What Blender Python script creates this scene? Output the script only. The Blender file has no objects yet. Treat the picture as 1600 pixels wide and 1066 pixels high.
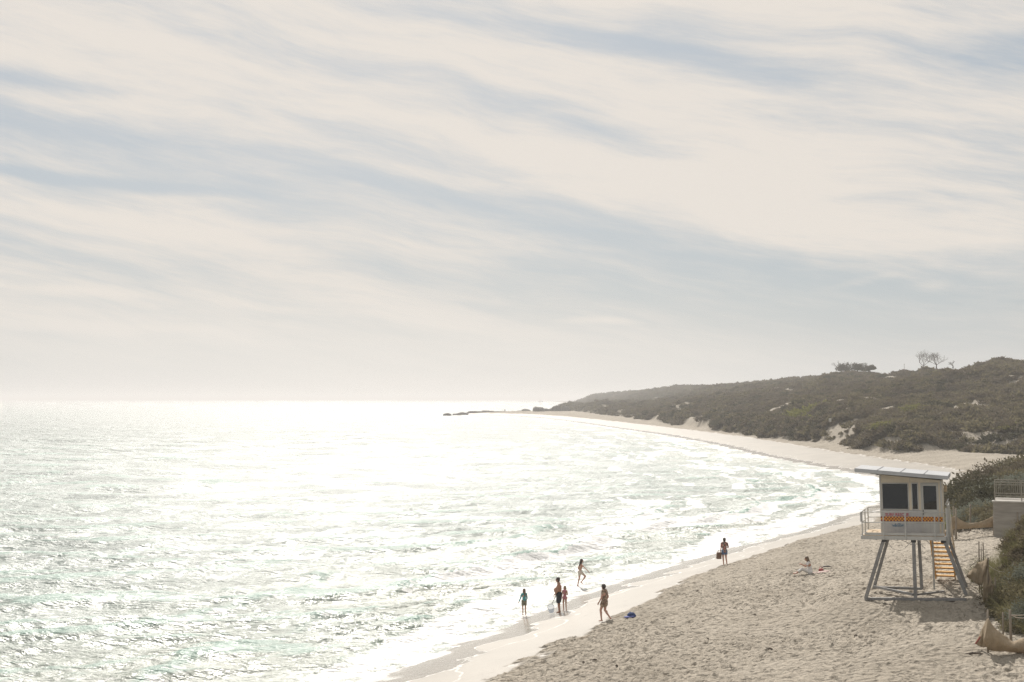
import bpy, bmesh, math, random
import numpy as np
from mathutils import Vector, Matrix, Euler

# ---------------------------------------------------------------- camera, light, sky, exposure
sc = bpy.context.scene
F = 2000.0; CAMH = 11.0; PITCH = math.atan(90.0/F)
cam_d = bpy.data.cameras.new('camera'); cam = bpy.data.objects.new('camera', cam_d)
sc.collection.objects.link(cam); sc.camera = cam
cam_d.sensor_width = 36; cam_d.lens = 45; cam_d.clip_start = .5; cam_d.clip_end = 60000
cam.location = (0, 0, CAMH); cam.rotation_euler = (math.pi/2+PITCH, 0, 0)
SUN_EL = math.radians(42); SUN_AZ = math.radians(-7)       # bearing measured from +Y, positive to the right
sd_ = Vector((math.sin(SUN_AZ)*math.cos(SUN_EL), math.cos(SUN_AZ)*math.cos(SUN_EL), math.sin(SUN_EL)))
sun_d = bpy.data.lights.new('sun', 'SUN'); sun = bpy.data.objects.new('sun', sun_d); sc.collection.objects.link(sun)
sun_d.energy = 5.0; sun_d.angle = math.radians(.6); sun_d.color = (1, .945, .88)
sun.rotation_euler = (-sd_).to_track_quat('-Z', 'Y').to_euler()
sc.view_settings.view_transform = 'Standard'; sc.view_settings.look = 'None'
sc.view_settings.exposure = 0; sc.view_settings.gamma = 1; sc.view_settings.use_curve_mapping = False
sc.render.engine = 'CYCLES'
sc.cycles.use_denoising = True; sc.cycles.denoiser = 'OPENIMAGEDENOISE'; sc.cycles.denoising_input_passes = 'RGB_ALBEDO_NORMAL'; sc.cycles.denoising_prefilter = 'NONE'; sc.cycles.max_bounces = 6; sc.cycles.diffuse_bounces = 3; sc.cycles.glossy_bounces = 3
sc.cycles.transmission_bounces = 4; sc.cycles.volume_bounces = 0; sc.cycles.transparent_max_bounces = 8
sc.cycles.sample_clamp_indirect = 6; sc.cycles.sample_clamp_direct = 12; sc.cycles.caustics_reflective = False

def N(nt, t, **kw):
    n = nt.nodes.new(t)
    for k, v in kw.items():
        if k == 'inp':
            for a, b in v.items(): n.inputs[a].default_value = b
        else: setattr(n, k, v)
    return n
def mth(nt, op, a, b=None, c=None, clamp=False):
    n = nt.nodes.new('ShaderNodeMath'); n.operation = op; n.use_clamp = clamp
    for i, v in enumerate((a, b, c)):
        if v is None: continue
        if isinstance(v, (int, float)): n.inputs[i].default_value = v
        else: nt.links.new(v, n.inputs[i])
    return n.outputs[0]
def mixc(nt, f, a, b):
    n = nt.nodes.new('ShaderNodeMix'); n.data_type = 'RGBA'
    for s, v in ((0, f), (6, a), (7, b)):
        if isinstance(v, (int, float)): n.inputs[s].default_value = v
        elif isinstance(v, tuple): n.inputs[s].default_value = v if len(v) == 4 else (*v, 1)
        else: nt.links.new(v, n.inputs[s])
    return n.outputs[2]
def smap(nt, v, a, b, lo=0., hi=1.):
    n = nt.nodes.new('ShaderNodeMapRange'); n.interpolation_type = 'SMOOTHSTEP'
    nt.links.new(v, n.inputs[0])
    for i, x in ((1, a), (2, b), (3, lo), (4, hi)): n.inputs[i].default_value = x
    return n.outputs[0]

world = bpy.data.worlds.new('World'); sc.world = world; world.use_nodes = True
def build_world():
    nt = world.node_tree; nt.nodes.clear(); L = nt.links.new
    out = N(nt, 'ShaderNodeOutputWorld'); bg = N(nt, 'ShaderNodeBackground'); bg.inputs[1].default_value = .095
    L(bg.outputs[0], out.inputs[0])
    sky = N(nt, 'ShaderNodeTexSky'); sky.sky_type = 'NISHITA'; sky.sun_disc = False
    sky.sun_elevation = SUN_EL; sky.sun_rotation = SUN_AZ; sky.air_density = 1.0; sky.dust_density = 1.5; sky.altitude = 10
    tc = N(nt, 'ShaderNodeTexCoord'); sp = N(nt, 'ShaderNodeSeparateXYZ'); L(tc.outputs['Generated'], sp.inputs[0])
    az = mth(nt, 'ARCTAN2', sp.outputs[0], sp.outputs[1]); el = mth(nt, 'ARCSINE', sp.outputs[2])
    cb = N(nt, 'ShaderNodeCombineXYZ'); L(az, cb.inputs[0]); L(el, cb.inputs[1]); p = cb.outputs[0]
    # gentle domain warp so the bands curve
    wn = N(nt, 'ShaderNodeTexNoise', inp={'Scale': 4.5, 'Detail': 2.}); L(p, wn.inputs['Vector'])
    ws = N(nt, 'ShaderNodeVectorMath', operation='SUBTRACT'); L(wn.outputs['Color'], ws.inputs[0]); ws.inputs[1].default_value = (.5, .5, .5)
    wm = N(nt, 'ShaderNodeVectorMath', operation='MULTIPLY'); L(ws.outputs[0], wm.inputs[0]); wm.inputs[1].default_value = (.10, .045, 0)
    wa = N(nt, 'ShaderNodeVectorMath', operation='ADD'); L(p, wa.inputs[0]); L(wm.outputs[0], wa.inputs[1]); q = wa.outputs[0]
    def streak(rot, sx, sy, detail, seed, rough=.5):
        m = N(nt, 'ShaderNodeMapping'); m.vector_type = 'TEXTURE'; L(q, m.inputs[0])
        m.inputs['Rotation'].default_value = (0, 0, math.radians(-rot)); m.inputs['Scale'].default_value = (1/sx, 1/sy, 1); m.inputs['Location'].default_value = (seed, seed*.37, seed)
        t = N(nt, 'ShaderNodeTexNoise', inp={'Scale': 1., 'Detail': detail, 'Roughness': rough}); L(m.outputs[0], t.inputs['Vector']); return t.outputs[0]
    s1 = streak(8, 3.2, 20, 4, 3.1, .5); s2 = streak(8, 7, 52, 6, 8.7, .6); s3 = streak(13, 14, 120, 5, 1.7, .65); s4 = streak(8, 2.2, 6, 2, 5.5, .5)
    acc = mth(nt, 'MULTIPLY', mth(nt, 'SUBTRACT', s1, .5), 1.0)
    acc = mth(nt, 'ADD', acc, mth(nt, 'MULTIPLY', mth(nt, 'SUBTRACT', s2, .5), 1.0))
    acc = mth(nt, 'ADD', acc, mth(nt, 'MULTIPLY', mth(nt, 'SUBTRACT', s3, .5), .6))
    acc = mth(nt, 'ADD', acc, mth(nt, 'MULTIPLY', mth(nt, 'SUBTRACT', s4, .5), .5))
    # the large sheets and gaps as they hang in this sky: centre px, centre py, half length, half height (px), tilt, weight
    blobs = [(50, 150, 150, 15, 4, -.55), (80, 208, 180, 16, 7, -.50), (190, 292, 190, 9, 4, -.55), (420, 245, 330, 26, 14, -.20),
             (1130, 105, 260, 24, 14, -.42), (860, 195, 260, 26, 15, -.30), (1540, 110, 170, 60, 10, -.34), (560, 385, 360, 40, 22, -.26),
             (1010, 368, 330, 30, 10, -.34), (1300, 470, 480, 60, 3, -.55), (1500, 330, 260, 60, 10, -.25), (350, 410, 200, 26, 14, -.25), (300,60,260,30,12,-.12),
             (250, 110, 420, 28, 12, .22), (700, 90, 420, 40, 12, .20), (1050, 280, 420, 46, 12, .30), (1300, 250, 300, 40, 12, .22),
             (300, 190, 330, 22, 13, .18), (250, 355, 280, 40, 6, .28), (660, 470, 300, 40, 8, .14), (1350, 40, 330, 30, 8, .22), (160, 460, 70, 9, 0, .30),
             (920, 503, 55, 6, 2, .40), (120, 515, 160, 9, 0, .30), (1350, 438, 60, 6, -6, .22), (1460, 450, 25, 7, 0, .2)]
    for (x, y, a, b, t, w) in blobs:
        m = N(nt, 'ShaderNodeMapping'); m.vector_type = 'TEXTURE'; L(q, m.inputs[0])
        m.inputs['Location'].default_value = ((x-800)/F*.985, (623-y)/F*.985, 0); m.inputs['Rotation'].default_value = (0, 0, math.radians(-t))
        m.inputs['Scale'].default_value = (a/F, b/F, 1)
        ln = N(nt, 'ShaderNodeVectorMath', operation='LENGTH'); L(m.outputs[0], ln.inputs[0])
        acc = mth(nt, 'ADD', acc, smap(nt, ln.outputs['Value'], 0., 1.7, w, 0.))
    # less structure towards the horizon, where the layer is seen edge-on through thick air
    hz = smap(nt, el, .0, .10)
    dens = mth(nt, 'ADD', mth(nt, 'MULTIPLY', acc, mth(nt, 'ADD', mth(nt, 'MULTIPLY', hz, .65), .35)), .60)
    c = smap(nt, dens, 0.08, .90)
    cloud = mixc(nt, c, (4.0, 4.65, 5.2), (8.35, 7.75, 7.05))
    cov = mth(nt, 'ADD', mth(nt, 'MULTIPLY', c, .18), .80)
    col = mixc(nt, cov, sky.outputs[0], cloud)
    # pale veil low down, warmer towards the sun's bearing
    low = smap(nt, el, .0, .11, .72, 0.)
    azs = mth(nt, 'ABSOLUTE', mth(nt, 'ADD', az, .12)); warm = smap(nt, azs, .0, .7, 1., 0.)
    veil = mixc(nt, warm, (5.3, 5.6, 5.7), (9.0, 8.7, 8.2))
    col = mixc(nt, low, col, veil)
    col = mixc(nt, mth(nt, 'MULTIPLY', warm, .22), col, (9.0, 8.5, 7.9))
    L(col, bg.inputs[0])
build_world()

# ---------------------------------------------------------------- helpers
def depth_pt(px, py, Y):
    """point on the ray through photo pixel (px,py) at distance Y along the ground"""
    a = (px-800)/F; b = (533-py)/F; c, s = math.cos(PITCH), math.sin(PITCH)
    d = Vector((a, c-b*s, s+b*c)); return Vector((0, 0, CAMH)) + d*(Y/d.y)
def tag(o, label=None, cat=None, group=None, kind=None):
    for k, v in (('label', label), ('category', cat), ('group', group), ('kind', kind)):
        if v: o[k] = v
    return o
def link(o, parent=None):
    sc.collection.objects.link(o)
    if parent is not None: o.parent = parent
    return o
def empty(name, loc=(0, 0, 0), rot=(0, 0, 0)):
    o = bpy.data.objects.new(name, None); link(o); o.location = loc; o.rotation_euler = rot; o.empty_display_size = .3; return o
def mesh_np(name, V, Fq, mat=None, attrs=None, smooth=False):
    me = bpy.data.meshes.new(name); V = np.asarray(V, dtype=np.float32); Fq = np.asarray(Fq, dtype=np.int32); k = Fq.shape[1]
    me.vertices.add(len(V)); me.vertices.foreach_set('co', V.ravel())
    me.loops.add(Fq.size); me.loops.foreach_set('vertex_index', Fq.ravel())
    me.polygons.add(len(Fq)); me.polygons.foreach_set('loop_start', np.arange(0, Fq.size, k, dtype=np.int32))
    me.polygons.foreach_set('loop_total', np.full(len(Fq), k, dtype=np.int32))
    if smooth: me.polygons.foreach_set('use_smooth', np.ones(len(Fq), dtype=bool))
    me.update(calc_edges=True)
    for n, a in (attrs or {}).items():
        at = me.attributes.new(n, 'FLOAT', 'POINT'); at.data.foreach_set('value', np.asarray(a, dtype=np.float32))
    if mat: me.materials.append(mat)
    return me
class MB:
    """collects boxes, tubes and surfaces into one mesh"""
    def __init__(s): s.v = []; s.f = []
    def add(s, vs, fs):
        o = len(s.v); s.v += [tuple(v) for v in vs]; s.f += [tuple(i+o for i in f) for f in fs]; return s
    def box(s, x0, x1, y0, y1, z0, z1, c=0.0):
        if c <= 0:
            vs = [(x, y, z) for z in (z0, z1) for y in (y0, y1) for x in (x0, x1)]
            return s.add(vs, [(0, 2, 3, 1), (4, 5, 7, 6), (0, 1, 5, 4), (2, 6, 7, 3), (0, 4, 6, 2), (1, 3, 7, 5)])
        vs = []
        for (z, i) in ((z0, c), (z0+c, 0), (z1-c, 0), (z1, c)):
            x_0, x_1, y_0, y_1 = x0+i, x1-i, y0+i, y1-i; k = c if i == 0 else 0
            vs += [(x_0+k, y_0, z), (x_1-k, y_0, z), (x_1, y_0+k, z), (x_1, y_1-k, z), (x_1-k, y_1, z), (x_0+k, y_1, z), (x_0, y_1-k, z), (x_0, y_0+k, z)]
        fs = [tuple(range(7, -1, -1)), tuple(range(24, 32))]
        for r in range(3):
            for j in range(8): fs.append((r*8+j, r*8+(j+1) % 8, r*8+8+(j+1) % 8, r*8+8+j))
        return s.add(vs, fs)
    def tube(s, pts, r, n=8, cap=True):
        pts = [Vector(p) for p in pts]; rs = r if isinstance(r, (list, tuple)) else [r]*len(pts); vs = []; fs = []
        up = Vector((0, 0, 1)) if abs((pts[1]-pts[0]).normalized().z) < .95 else Vector((1, 0, 0))
        for i, p in enumerate(pts):
            d = (pts[min(i+1, len(pts)-1)]-pts[max(i-1, 0)]).normalized(); a = d.cross(up).normalized(); b = d.cross(a).normalized()
            for j in range(n):
                t = 2*math.pi*j/n; vs.append(p+(a*math.cos(t)+b*math.sin(t))*rs[i])
        for i in range(len(pts)-1):
            for j in range(n): fs.append((i*n+j, i*n+(j+1) % n, (i+1)*n+(j+1) % n, (i+1)*n+j))
        if cap: fs += [tuple(range(n-1, -1, -1)), tuple((len(pts)-1)*n+j for j in range(n))]
        return s.add(vs, fs)
    def beam(s, p, q, w, h, side=(1, 0, 0)):
        """rectangular bar from p to q; w along side, h across"""
        p, q = Vector(p), Vector(q); d = (q-p).normalized(); a = Vector(side); a = (a-d*a.dot(d)).normalized(); b = d.cross(a).normalized(); vs = []
        for c in (p, q):
            for i, j in ((-1, -1), (1, -1), (1, 1), (-1, 1)): vs.append(c+a*(w/2*i)+b*(h/2*j))
        return s.add(vs, [(3, 2, 1, 0), (4, 5, 6, 7), (0, 1, 5, 4), (1, 2, 6, 5), (2, 3, 7, 6), (3, 0, 4, 7)])
    def ball(s, c, r, n=10, m=7):
        c = Vector(c); r = r if isinstance(r, (tuple, list)) else (r, r, r); vs = []; fs = []
        for i in range(m+1):
            t = math.pi*i/m
            for j in range(n): u = 2*math.pi*j/n; vs.append((c.x+r[0]*math.sin(t)*math.cos(u), c.y+r[1]*math.sin(t)*math.sin(u), c.z+r[2]*math.cos(t)))
        for i in range(m):
            for j in range(n): fs.append((i*n+j, (i+1)*n+j, (i+1)*n+(j+1) % n, i*n+(j+1) % n))
        return s.add(vs, fs)
    def capsule(s, a, b, ra, rb, n=12, k=4):
        a, b = Vector(a), Vector(b); d = (b-a); L = d.length; d = d.normalized() if L > 1e-6 else Vector((0, 0, 1)); pts = []; rs = []
        for i in range(k): t = math.pi/2*(i+.35)/(k); pts.append(a-d*ra*math.cos(t)); rs.append(ra*math.sin(t))
        pts.append(a); rs.append(ra); pts.append(b); rs.append(rb)
        for i in range(k-1, -1, -1): t = math.pi/2*(i+.35)/(k); pts.append(b+d*rb*math.cos(t)); rs.append(rb*math.sin(t))
        return s.tube(pts, rs, n)
    def mesh(s, name, mat, smooth=False):
        me = bpy.data.meshes.new(name); me.from_pydata(s.v, [], s.f); me.update()
        if mat: me.materials.append(mat)
        if smooth:
            for p in me.polygons: p.use_smooth = True
        return me
    def build(s, name, mat, parent=None, smooth=False, loc=None, rot=None):
        o = bpy.data.objects.new(name, s.mesh(name, mat, smooth)); link(o, parent)
        if loc is not None: o.location = loc
        if rot is not None: o.rotation_euler = rot
        return o

# vectorised noise -----------------------------------------------------------
def _h(ix, iy, seed):
    n = (ix.astype(np.int64)*374761393 + iy.astype(np.int64)*668265263 + seed*974634777) & 0xffffffff
    n = ((n ^ (n >> 13))*1274126177) & 0xffffffff; n = n ^ (n >> 16); return (n & 0xffffff)/float(0xffffff)
def vnoise(x, y, seed=0):
    ix = np.floor(x); iy = np.floor(y); fx = x-ix; fy = y-iy; ix = ix.astype(np.int64); iy = iy.astype(np.int64)
    fx = fx*fx*fx*(fx*(fx*6-15)+10); fy = fy*fy*fy*(fy*(fy*6-15)+10)
    a = _h(ix, iy, seed); b = _h(ix+1, iy, seed); c = _h(ix, iy+1, seed); d = _h(ix+1, iy+1, seed)
    return (a+(b-a)*fx)*(1-fy)+(c+(d-c)*fx)*fy
def fbm(x, y, o=4, seed=0):
    s = 0; a = .5; t = 0
    for i in range(o): s = s+a*vnoise(x*2**i+i*17.3, y*2**i-i*9.1, seed+i); t += a; a *= .5
    return s/t
def dimples(x, y, cell, rad, seed):
    ix = np.floor(x/cell).astype(np.int64); iy = np.floor(y/cell).astype(np.int64); r = np.zeros_like(x)
    for dx in (-1, 0, 1):
        for dy in (-1, 0, 1):
            jx, jy = ix+dx, iy+dy; cx = (jx+_h(jx, jy, seed))*cell; cy = (jy+_h(jx, jy, seed+1))*cell
            an = _h(jx, jy, seed+2)*math.pi; k = .45+.55*_h(jx, jy, seed+3); ux, uy = x-cx, y-cy
            p = (ux*np.cos(an)+uy*np.sin(an))/(rad*1.35); q = (-ux*np.sin(an)+uy*np.cos(an))/(rad*.72); d2 = p*p+q*q
            r += k*(-np.exp(-d2)*1.0+.38*np.exp(-(np.sqrt(d2)-1.55)**2/.18))
    return r
def sst(x, a, b): t = np.clip((x-a)/(b-a), 0, 1); return t*t*(3-2*t)

# ---------------------------------------------------------------- the lie of the land (metres; camera above the origin, looking along +Y)
SHORE = [(-48, -120), (-24, 0), (-14.2, 28), (-8.2, 43), (-4.6, 52), (.8, 65), (5.0, 75), (14.5, 92), (24.5, 108), (33, 124), (41, 140), (47, 155), (50.3, 168), (50.8, 182),
         (49.3, 215), (48, 247), (48.5, 285), (48.5, 320), (46, 386), (41, 449), (30, 600), (18, 720), (2, 815), (-20, 862), (-40, 876), (-42, 884), (-24, 905), (10, 960), (45, 1100), (66, 1400), (72, 1750), (105, 2300),
         (135, 3300), (120, 4200), (160, 4700), (500, 5600), (3500, 6500), (3500, -120)]
SP = np.array(SHORE, dtype=float)
def shore_dist(X, Y):
    d = np.full(X.shape, 1e9); ins = np.zeros(X.shape, dtype=bool); n = len(SP)
    for i in range(n):
        ax, ay = SP[i]; bx, by = SP[(i+1) % n]; ex, ey = bx-ax, by-ay
        t = np.clip(((X-ax)*ex+(Y-ay)*ey)/(ex*ex+ey*ey), 0, 1); d = np.minimum(d, (X-ax-t*ex)**2+(Y-ay-t*ey)**2)
        if ay != by: ins ^= ((ay > Y) != (by > Y)) & (X < (bx-ax)*(Y-ay)/(by-ay)+ax)
    return np.where(ins, 1, -1)*np.sqrt(d)
# hill knots per bearing (X/Y): foot Y,z | lip | shoulder | saddle | ridge | back
HB = np.array([-.02, .03, .05, .0625, .075, .10, .13, .16, .20, .245, .27, .30, .325, .35, .365, .38, .40, .50, .62])
HK = np.array([
 # Yf   zf   Yl   zl    Y2   z2    Y3   z3    Y4    z4
 [1000, 1.0, 1040, 1.2, 1100, 1.0, 1300, .5, 1700, .5],
 [985, 1.4, 1020, 2.2, 1060, 2.6, 1250, 1.0, 1800, 4],
 [900, 2.0, 925, 4.0, 965, 5.8, 1200, 6.0, 1800, 12],
 [780, 2.0, 805, 4.2, 910, 6.4, 1150, 6.0, 1750, 22.5],
 [680, 2.0, 705, 4.6, 860, 7.2, 1100, 6.0, 1700, 24.5],
 [560, 2.0, 580, 4.6, 760, 7.6, 950, 9.5, 1350, 24],
 [455, 2.1, 474, 4.8, 640, 9.6, 850, 14, 1120, 26],
 [385, 2.1, 402, 5.0, 540, 10.0, 720, 16, 950, 23.4],
 [318, 2.2, 334, 5.0, 440, 10.0, 600, 17, 800, 23.8],
 [270, 2.3, 286, 5.4, 360, 10.0, 460, 16, 600, 23.5],
 [252, 2.3, 268, 5.6, 335, 10.4, 420, 16, 520, 22.3],
 [236, 2.4, 250, 5.8, 310, 10.6, 390, 16, 480, 21.6],
 [230, 2.5, 244, 5.8, 300, 10.8, 370, 16, 450, 21.6],
 [227, 2.5, 240, 5.8, 290, 10.8, 350, 16, 420, 20.6],
 [224, 2.5, 238, 5.8, 285, 11.0, 340, 16.4, 400, 22.0],
 [221, 2.6, 234, 5.8, 280, 11.0, 330, 17, 380, 23.2],
 [217, 2.6, 230, 5.8, 270, 11.0, 315, 16.5, 360, 22.0],
 [205, 2.8, 218, 6.0, 255, 11.0, 300, 17.0, 340, 22.5],
 [195, 3.0, 208, 6.0, 245, 11.0, 290, 17.0, 330, 22.5]])
XFA = ([20, 30, 36, 41, 45, 50, 54, 60, 66], [14.5, 15.8, 16.2, 16.2, 16.9, 18.3, 19.4, 21.6, 24])
XFB = ([70, 77, 90, 104, 120, 135, 150, 165], [22, 25.3, 29, 33, 41.5, 52, 64, 84])
def wet_w(Y): return 5.8+7.0*sst(Y, 130, 200)+0*Y
def ground(X, Y):
    """returns height, signed shore distance, hill amount, near-dune amount"""
    Y = np.asarray(Y, float); X = np.asarray(X, float); sd = shore_dist(X, Y); w = wet_w(Y)
    up = 3.1-.9*sst(Y, 120, 190)
    z = np.where(sd < 0, np.maximum(sd*.11, -3.5), 1.0*np.clip(sd/w, 0, 1)+(up-1)*np.clip((sd-w)/(14.5-3*sst(Y, 120, 190)), 0, 1)**.85+.5*sst(sd, 20, 45)*(1-sst(Y, 120, 170)))
    Ys = np.maximum(Y, 1); b = X/Ys; K = [np.interp(b, HB, HK[:, i]) for i in range(10)]; near_f = 1-.06*sst(b, .255, .29); K[0] = K[0]*near_f; K[2] = K[2]*near_f; K[9] = K[9]-K[8]*.0043; K[7] = K[7]-K[6]*.0025
    hz = np.zeros_like(z)-5; ky = [K[0], K[2], K[4], K[6], K[8], K[8]*1.25]; kz = [K[1], K[3], K[5], K[7], K[9], K[9]*.75]
    for i in range(5):
        t = np.clip((Ys-ky[i])/(ky[i+1]-ky[i]), 0, 1); t = t*t*(3-2*t) if i != 3 else t
        hz = np.where(Ys >= ky[i], kz[i]+(kz[i+1]-kz[i])*t, hz)
    hill = sst(Ys, K[0]-3, K[0]+6)*sst(sd, 6, 16)*sst(Y, 150, 170)
    rough = (fbm(X/38, Y/38, 3, 11)-.5)*5.2*sst(Ys-K[0], 10, 90)*(1-.75*sst(Ys, K[8]*.82, K[8]))+(fbm(X/9, Y/9, 3, 5)-.5)*3.6*sst(Ys-K[0], -2, 30)
    foot = (fbm(X/7+40, Y/7, 2, 31)-.5)*5           # ragged dune foot
    hill2 = sst(Ys+foot, K[0]-3, K[0]+8)*sst(sd, 6, 16)*sst(Y, 150, 170)
    z = np.where(hill2 > 0, np.maximum(z, z*(1-hill2)+(hz+rough)*hill2), z)
    # near dunes on the right
    xa = np.interp(Y, *XFA); wa = sst(Y, 34, 40)*(1-sst(Y, 56, 63))
    A = sst(X-xa-(vnoise(X/1.3, Y/1.3, 3)-.5)*.8, 0, 3.6)*wa; z = z+A*(2.55+(fbm(X/3, Y/3, 3, 9)-.5)*1.4)
    z = z+.35*np.exp(-((X-xa+.8)**2/5.0+(Y-42)**2/14))
    tu = (X-15.7)*.93-(Y-50)*.36; tw = (X-15.7)*.36+(Y-50)*.93; k = sst(4.6-np.abs(tu), 0, 2.2)*sst(6.8-np.abs(tw-2.6), 0, 2.5); z = z*(1-k)+k*(3.19+.055*tu+.0*tw)
    xb = np.interp(Y, *XFB); wb = sst(Y, 76.5, 80)*(1-sst(Y, 128, 160))
    B = sst(X-xb, -.5, 9)*wb; z = z+B*(1.5+.02*np.clip(X-xb, 0, 60)+(fbm(X/6, Y/6, 3, 19)-.5)*1.8)
    return z, sd, hill2, np.maximum(A, B)
def gh(x, y): return float(ground(np.array([x]), np.array([y]))[0][0])
def on_ground(px, py):
    """where the ray through photo pixel (px,py) meets the ground"""
    Y = 25*1.0012**np.arange(1, 3600); a = depth_pt(px, py, 1.); X = a.x*Y; Z = CAMH+(a.z-CAMH)*Y
    g = np.maximum(ground(X, Y)[0], 0); i = int(np.argmax(Z <= g)); return Vector((X[i], Y[i], g[i]))

# ---------------------------------------------------------------- materials
def new_mat(name):
    m = bpy.data.materials.new(name); m.use_nodes = True; nt = m.node_tree; nt.nodes.clear()
    o = N(nt, 'ShaderNodeOutputMaterial'); b = N(nt, 'ShaderNodeBsdfPrincipled'); nt.links.new(b.outputs[0], o.inputs[0]); return m, nt, b, o
def simple(name, col, rough=.6, var=.12, scale=6., metal=0., bump=0., bscale=60., stretch=(1, 1, 1), spec=.5):
    m, nt, b, o = new_mat(name); L = nt.links.new
    tc = N(nt, 'ShaderNodeTexCoord'); mp = N(nt, 'ShaderNodeMapping'); L(tc.outputs['Object'], mp.inputs[0]); mp.inputs['Scale'].default_value = stretch
    n = N(nt, 'ShaderNodeTexNoise', inp={'Scale': scale, 'Detail': 5., 'Roughness': .6}); L(mp.outputs[0], n.inputs['Vector'])
    f = smap(nt, n.outputs[0], .3, .7)
    L(mixc(nt, f, tuple(c*(1-var) for c in col), tuple(min(1, c*(1+var)) for c in col)), b.inputs['Base Color'])
    b.inputs['Roughness'].default_value = rough; b.inputs['Metallic'].default_value = metal; b.inputs['Specular IOR Level'].default_value = spec
    if bump:
        n2 = N(nt, 'ShaderNodeTexNoise', inp={'Scale': bscale, 'Detail': 3.}); L(mp.outputs[0], n2.inputs['Vector'])
        bp = N(nt, 'ShaderNodeBump', inp={'Strength': bump, 'Distance': .02}); L(n2.outputs[0], bp.inputs['Height']); L(bp.outputs[0], b.inputs['Normal'])
    return m
def attr(nt, n): a = N(nt, 'ShaderNodeAttribute'); a.attribute_name = n; return a.outputs['Fac']

def sand_material():
    m, nt, b, o = new_mat('sand'); L = nt.links.new
    geo = N(nt, 'ShaderNodeNewGeometry'); P = geo.outputs['Position']
    dry, veg, sh, dist = attr(nt, 'dry'), attr(nt, 'veg'), attr(nt, 'shore'), attr(nt, 'dist')
    n1 = N(nt, 'ShaderNodeTexNoise', inp={'Scale': .22, 'Detail': 5., 'Roughness': .6}); L(P, n1.inputs['Vector'])
    n2 = N(nt, 'ShaderNodeTexNoise', inp={'Scale': 9., 'Detail': 4., 'Roughness': .7}); L(P, n2.inputs['Vector'])
    base = mixc(nt, smap(nt, n1.outputs[0], .3, .7), (.35, .313, .258), (.43, .388, .325))
    base = mixc(nt, smap(nt, n2.outputs[0], .35, .75, 0, .35), base, (.30, .255, .20))
    wet = mixc(nt, smap(nt, n1.outputs[0], .3, .7), (.232, .208, .168), (.29, .26, .213))
    col = mixc(nt, dry, wet, base)
    # bits of weed along the drift lines
    mp = N(nt, 'ShaderNodeMapping'); L(P, mp.inputs[0]); mp.inputs['Scale'].default_value = (1, 1, 1)
    n3 = N(nt, 'ShaderNodeTexNoise', inp={'Scale': 1.6, 'Detail': 6., 'Roughness': .75}); L(P, n3.inputs['Vector'])
    line = attr(nt, 'drift')
    k = mth(nt, 'MULTIPLY', smap(nt, n3.outputs[0], .51, .63), line)
    col = mixc(nt, mth(nt, 'MULTIPLY', k, .75), col, (.14, .105, .07))
    # litter under scrub
    n4 = N(nt, 'ShaderNodeTexNoise', inp={'Scale': 1.1, 'Detail': 5., 'Roughness': .7}); L(P, n4.inputs['Vector'])
    col = mixc(nt, mth(nt, 'MULTIPLY', veg, smap(nt, n4.outputs[0], .3, .55, .3, .9)), col, (.105, .092, .062))
    # foam lines left by the swash, and the thin film of water
    nn = N(nt, 'ShaderNodeTexNoise', inp={'Scale': .28, 'Detail': 4., 'Roughness': .55}); L(P, nn.inputs['Vector'])
    s2 = mth(nt, 'ADD', sh, mth(nt, 'MULTIPLY', mth(nt, 'SUBTRACT', nn.outputs[0], .5), 5.5))
    nb = N(nt, 'ShaderNodeTexNoise', inp={'Scale': .12, 'Detail': 3.}); L(P, nb.inputs['Vector'])
    s3 = mth(nt, 'ADD', sh, mth(nt, 'MULTIPLY', mth(nt, 'SUBTRACT', nb.outputs[0], .5), 9.))
    f1 = smap(nt, mth(nt, 'ABSOLUTE', mth(nt, 'SUBTRACT', s2, 2.2)), .02, .13, 1, 0)
    f2 = smap(nt, mth(nt, 'ABSOLUTE', mth(nt, 'SUBTRACT', s3, 3.3)), .02, .10, 1, 0)
    edge = smap(nt, s2, -.2, .5, 1, 0)
    fo = mth(nt, 'MAXIMUM', mth(nt, 'MULTIPLY', f1, .85), mth(nt, 'MULTIPLY', f2, .5)); fo = mth(nt, 'MULTIPLY', fo, smap(nt, n3.outputs[0], .42, .58, .15, 1.)); fo = mth(nt, 'MULTIPLY', fo, mth(nt, 'SUBTRACT', 1., dry))
    fo = mth(nt, 'MAXIMUM', fo, mth(nt, 'MULTIPLY', edge, .45))
    film = smap(nt, s2, 1.9, 2.5, 1, 0); wetness = mth(nt, 'SUBTRACT', 1., dry)
    col = mixc(nt, fo, col, (.86, .85, .82))
    L(col, b.inputs['Base Color'])
    r = mth(nt, 'ADD', mth(nt, 'MULTIPLY', dry, .45), .45); r = mth(nt, 'SUBTRACT', r, mth(nt, 'MULTIPLY', film, mth(nt, 'MULTIPLY', wetness, .25))); r = mth(nt, 'MAXIMUM', r, mth(nt, 'MULTIPLY', fo, .8)); L(r, b.inputs['Roughness'])
    L(mth(nt, 'MULTIPLY', mth(nt, 'SUBTRACT', 1., mth(nt, 'MULTIPLY', dry, .85)), .5), b.inputs['Specular IOR Level'])
    # fine relief: trampled dry sand, smooth below the tide line
    v1 = N(nt, 'ShaderNodeTexVoronoi', inp={'Scale': 3.4}); v1.feature = 'SMOOTH_F1'; v1.inputs['Smoothness'].default_value = .5
    wp = N(nt, 'ShaderNodeTexNoise', inp={'Scale': 1.7, 'Detail': 3.}); L(P, wp.inputs['Vector'])
    va = N(nt, 'ShaderNodeVectorMath', operation='MULTIPLY_ADD'); L(wp.outputs['Color'], va.inputs[0]); va.inputs[1].default_value = (.5, .5, 0); L(P, va.inputs[2]); L(va.outputs[0], v1.inputs['Vector'])
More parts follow.
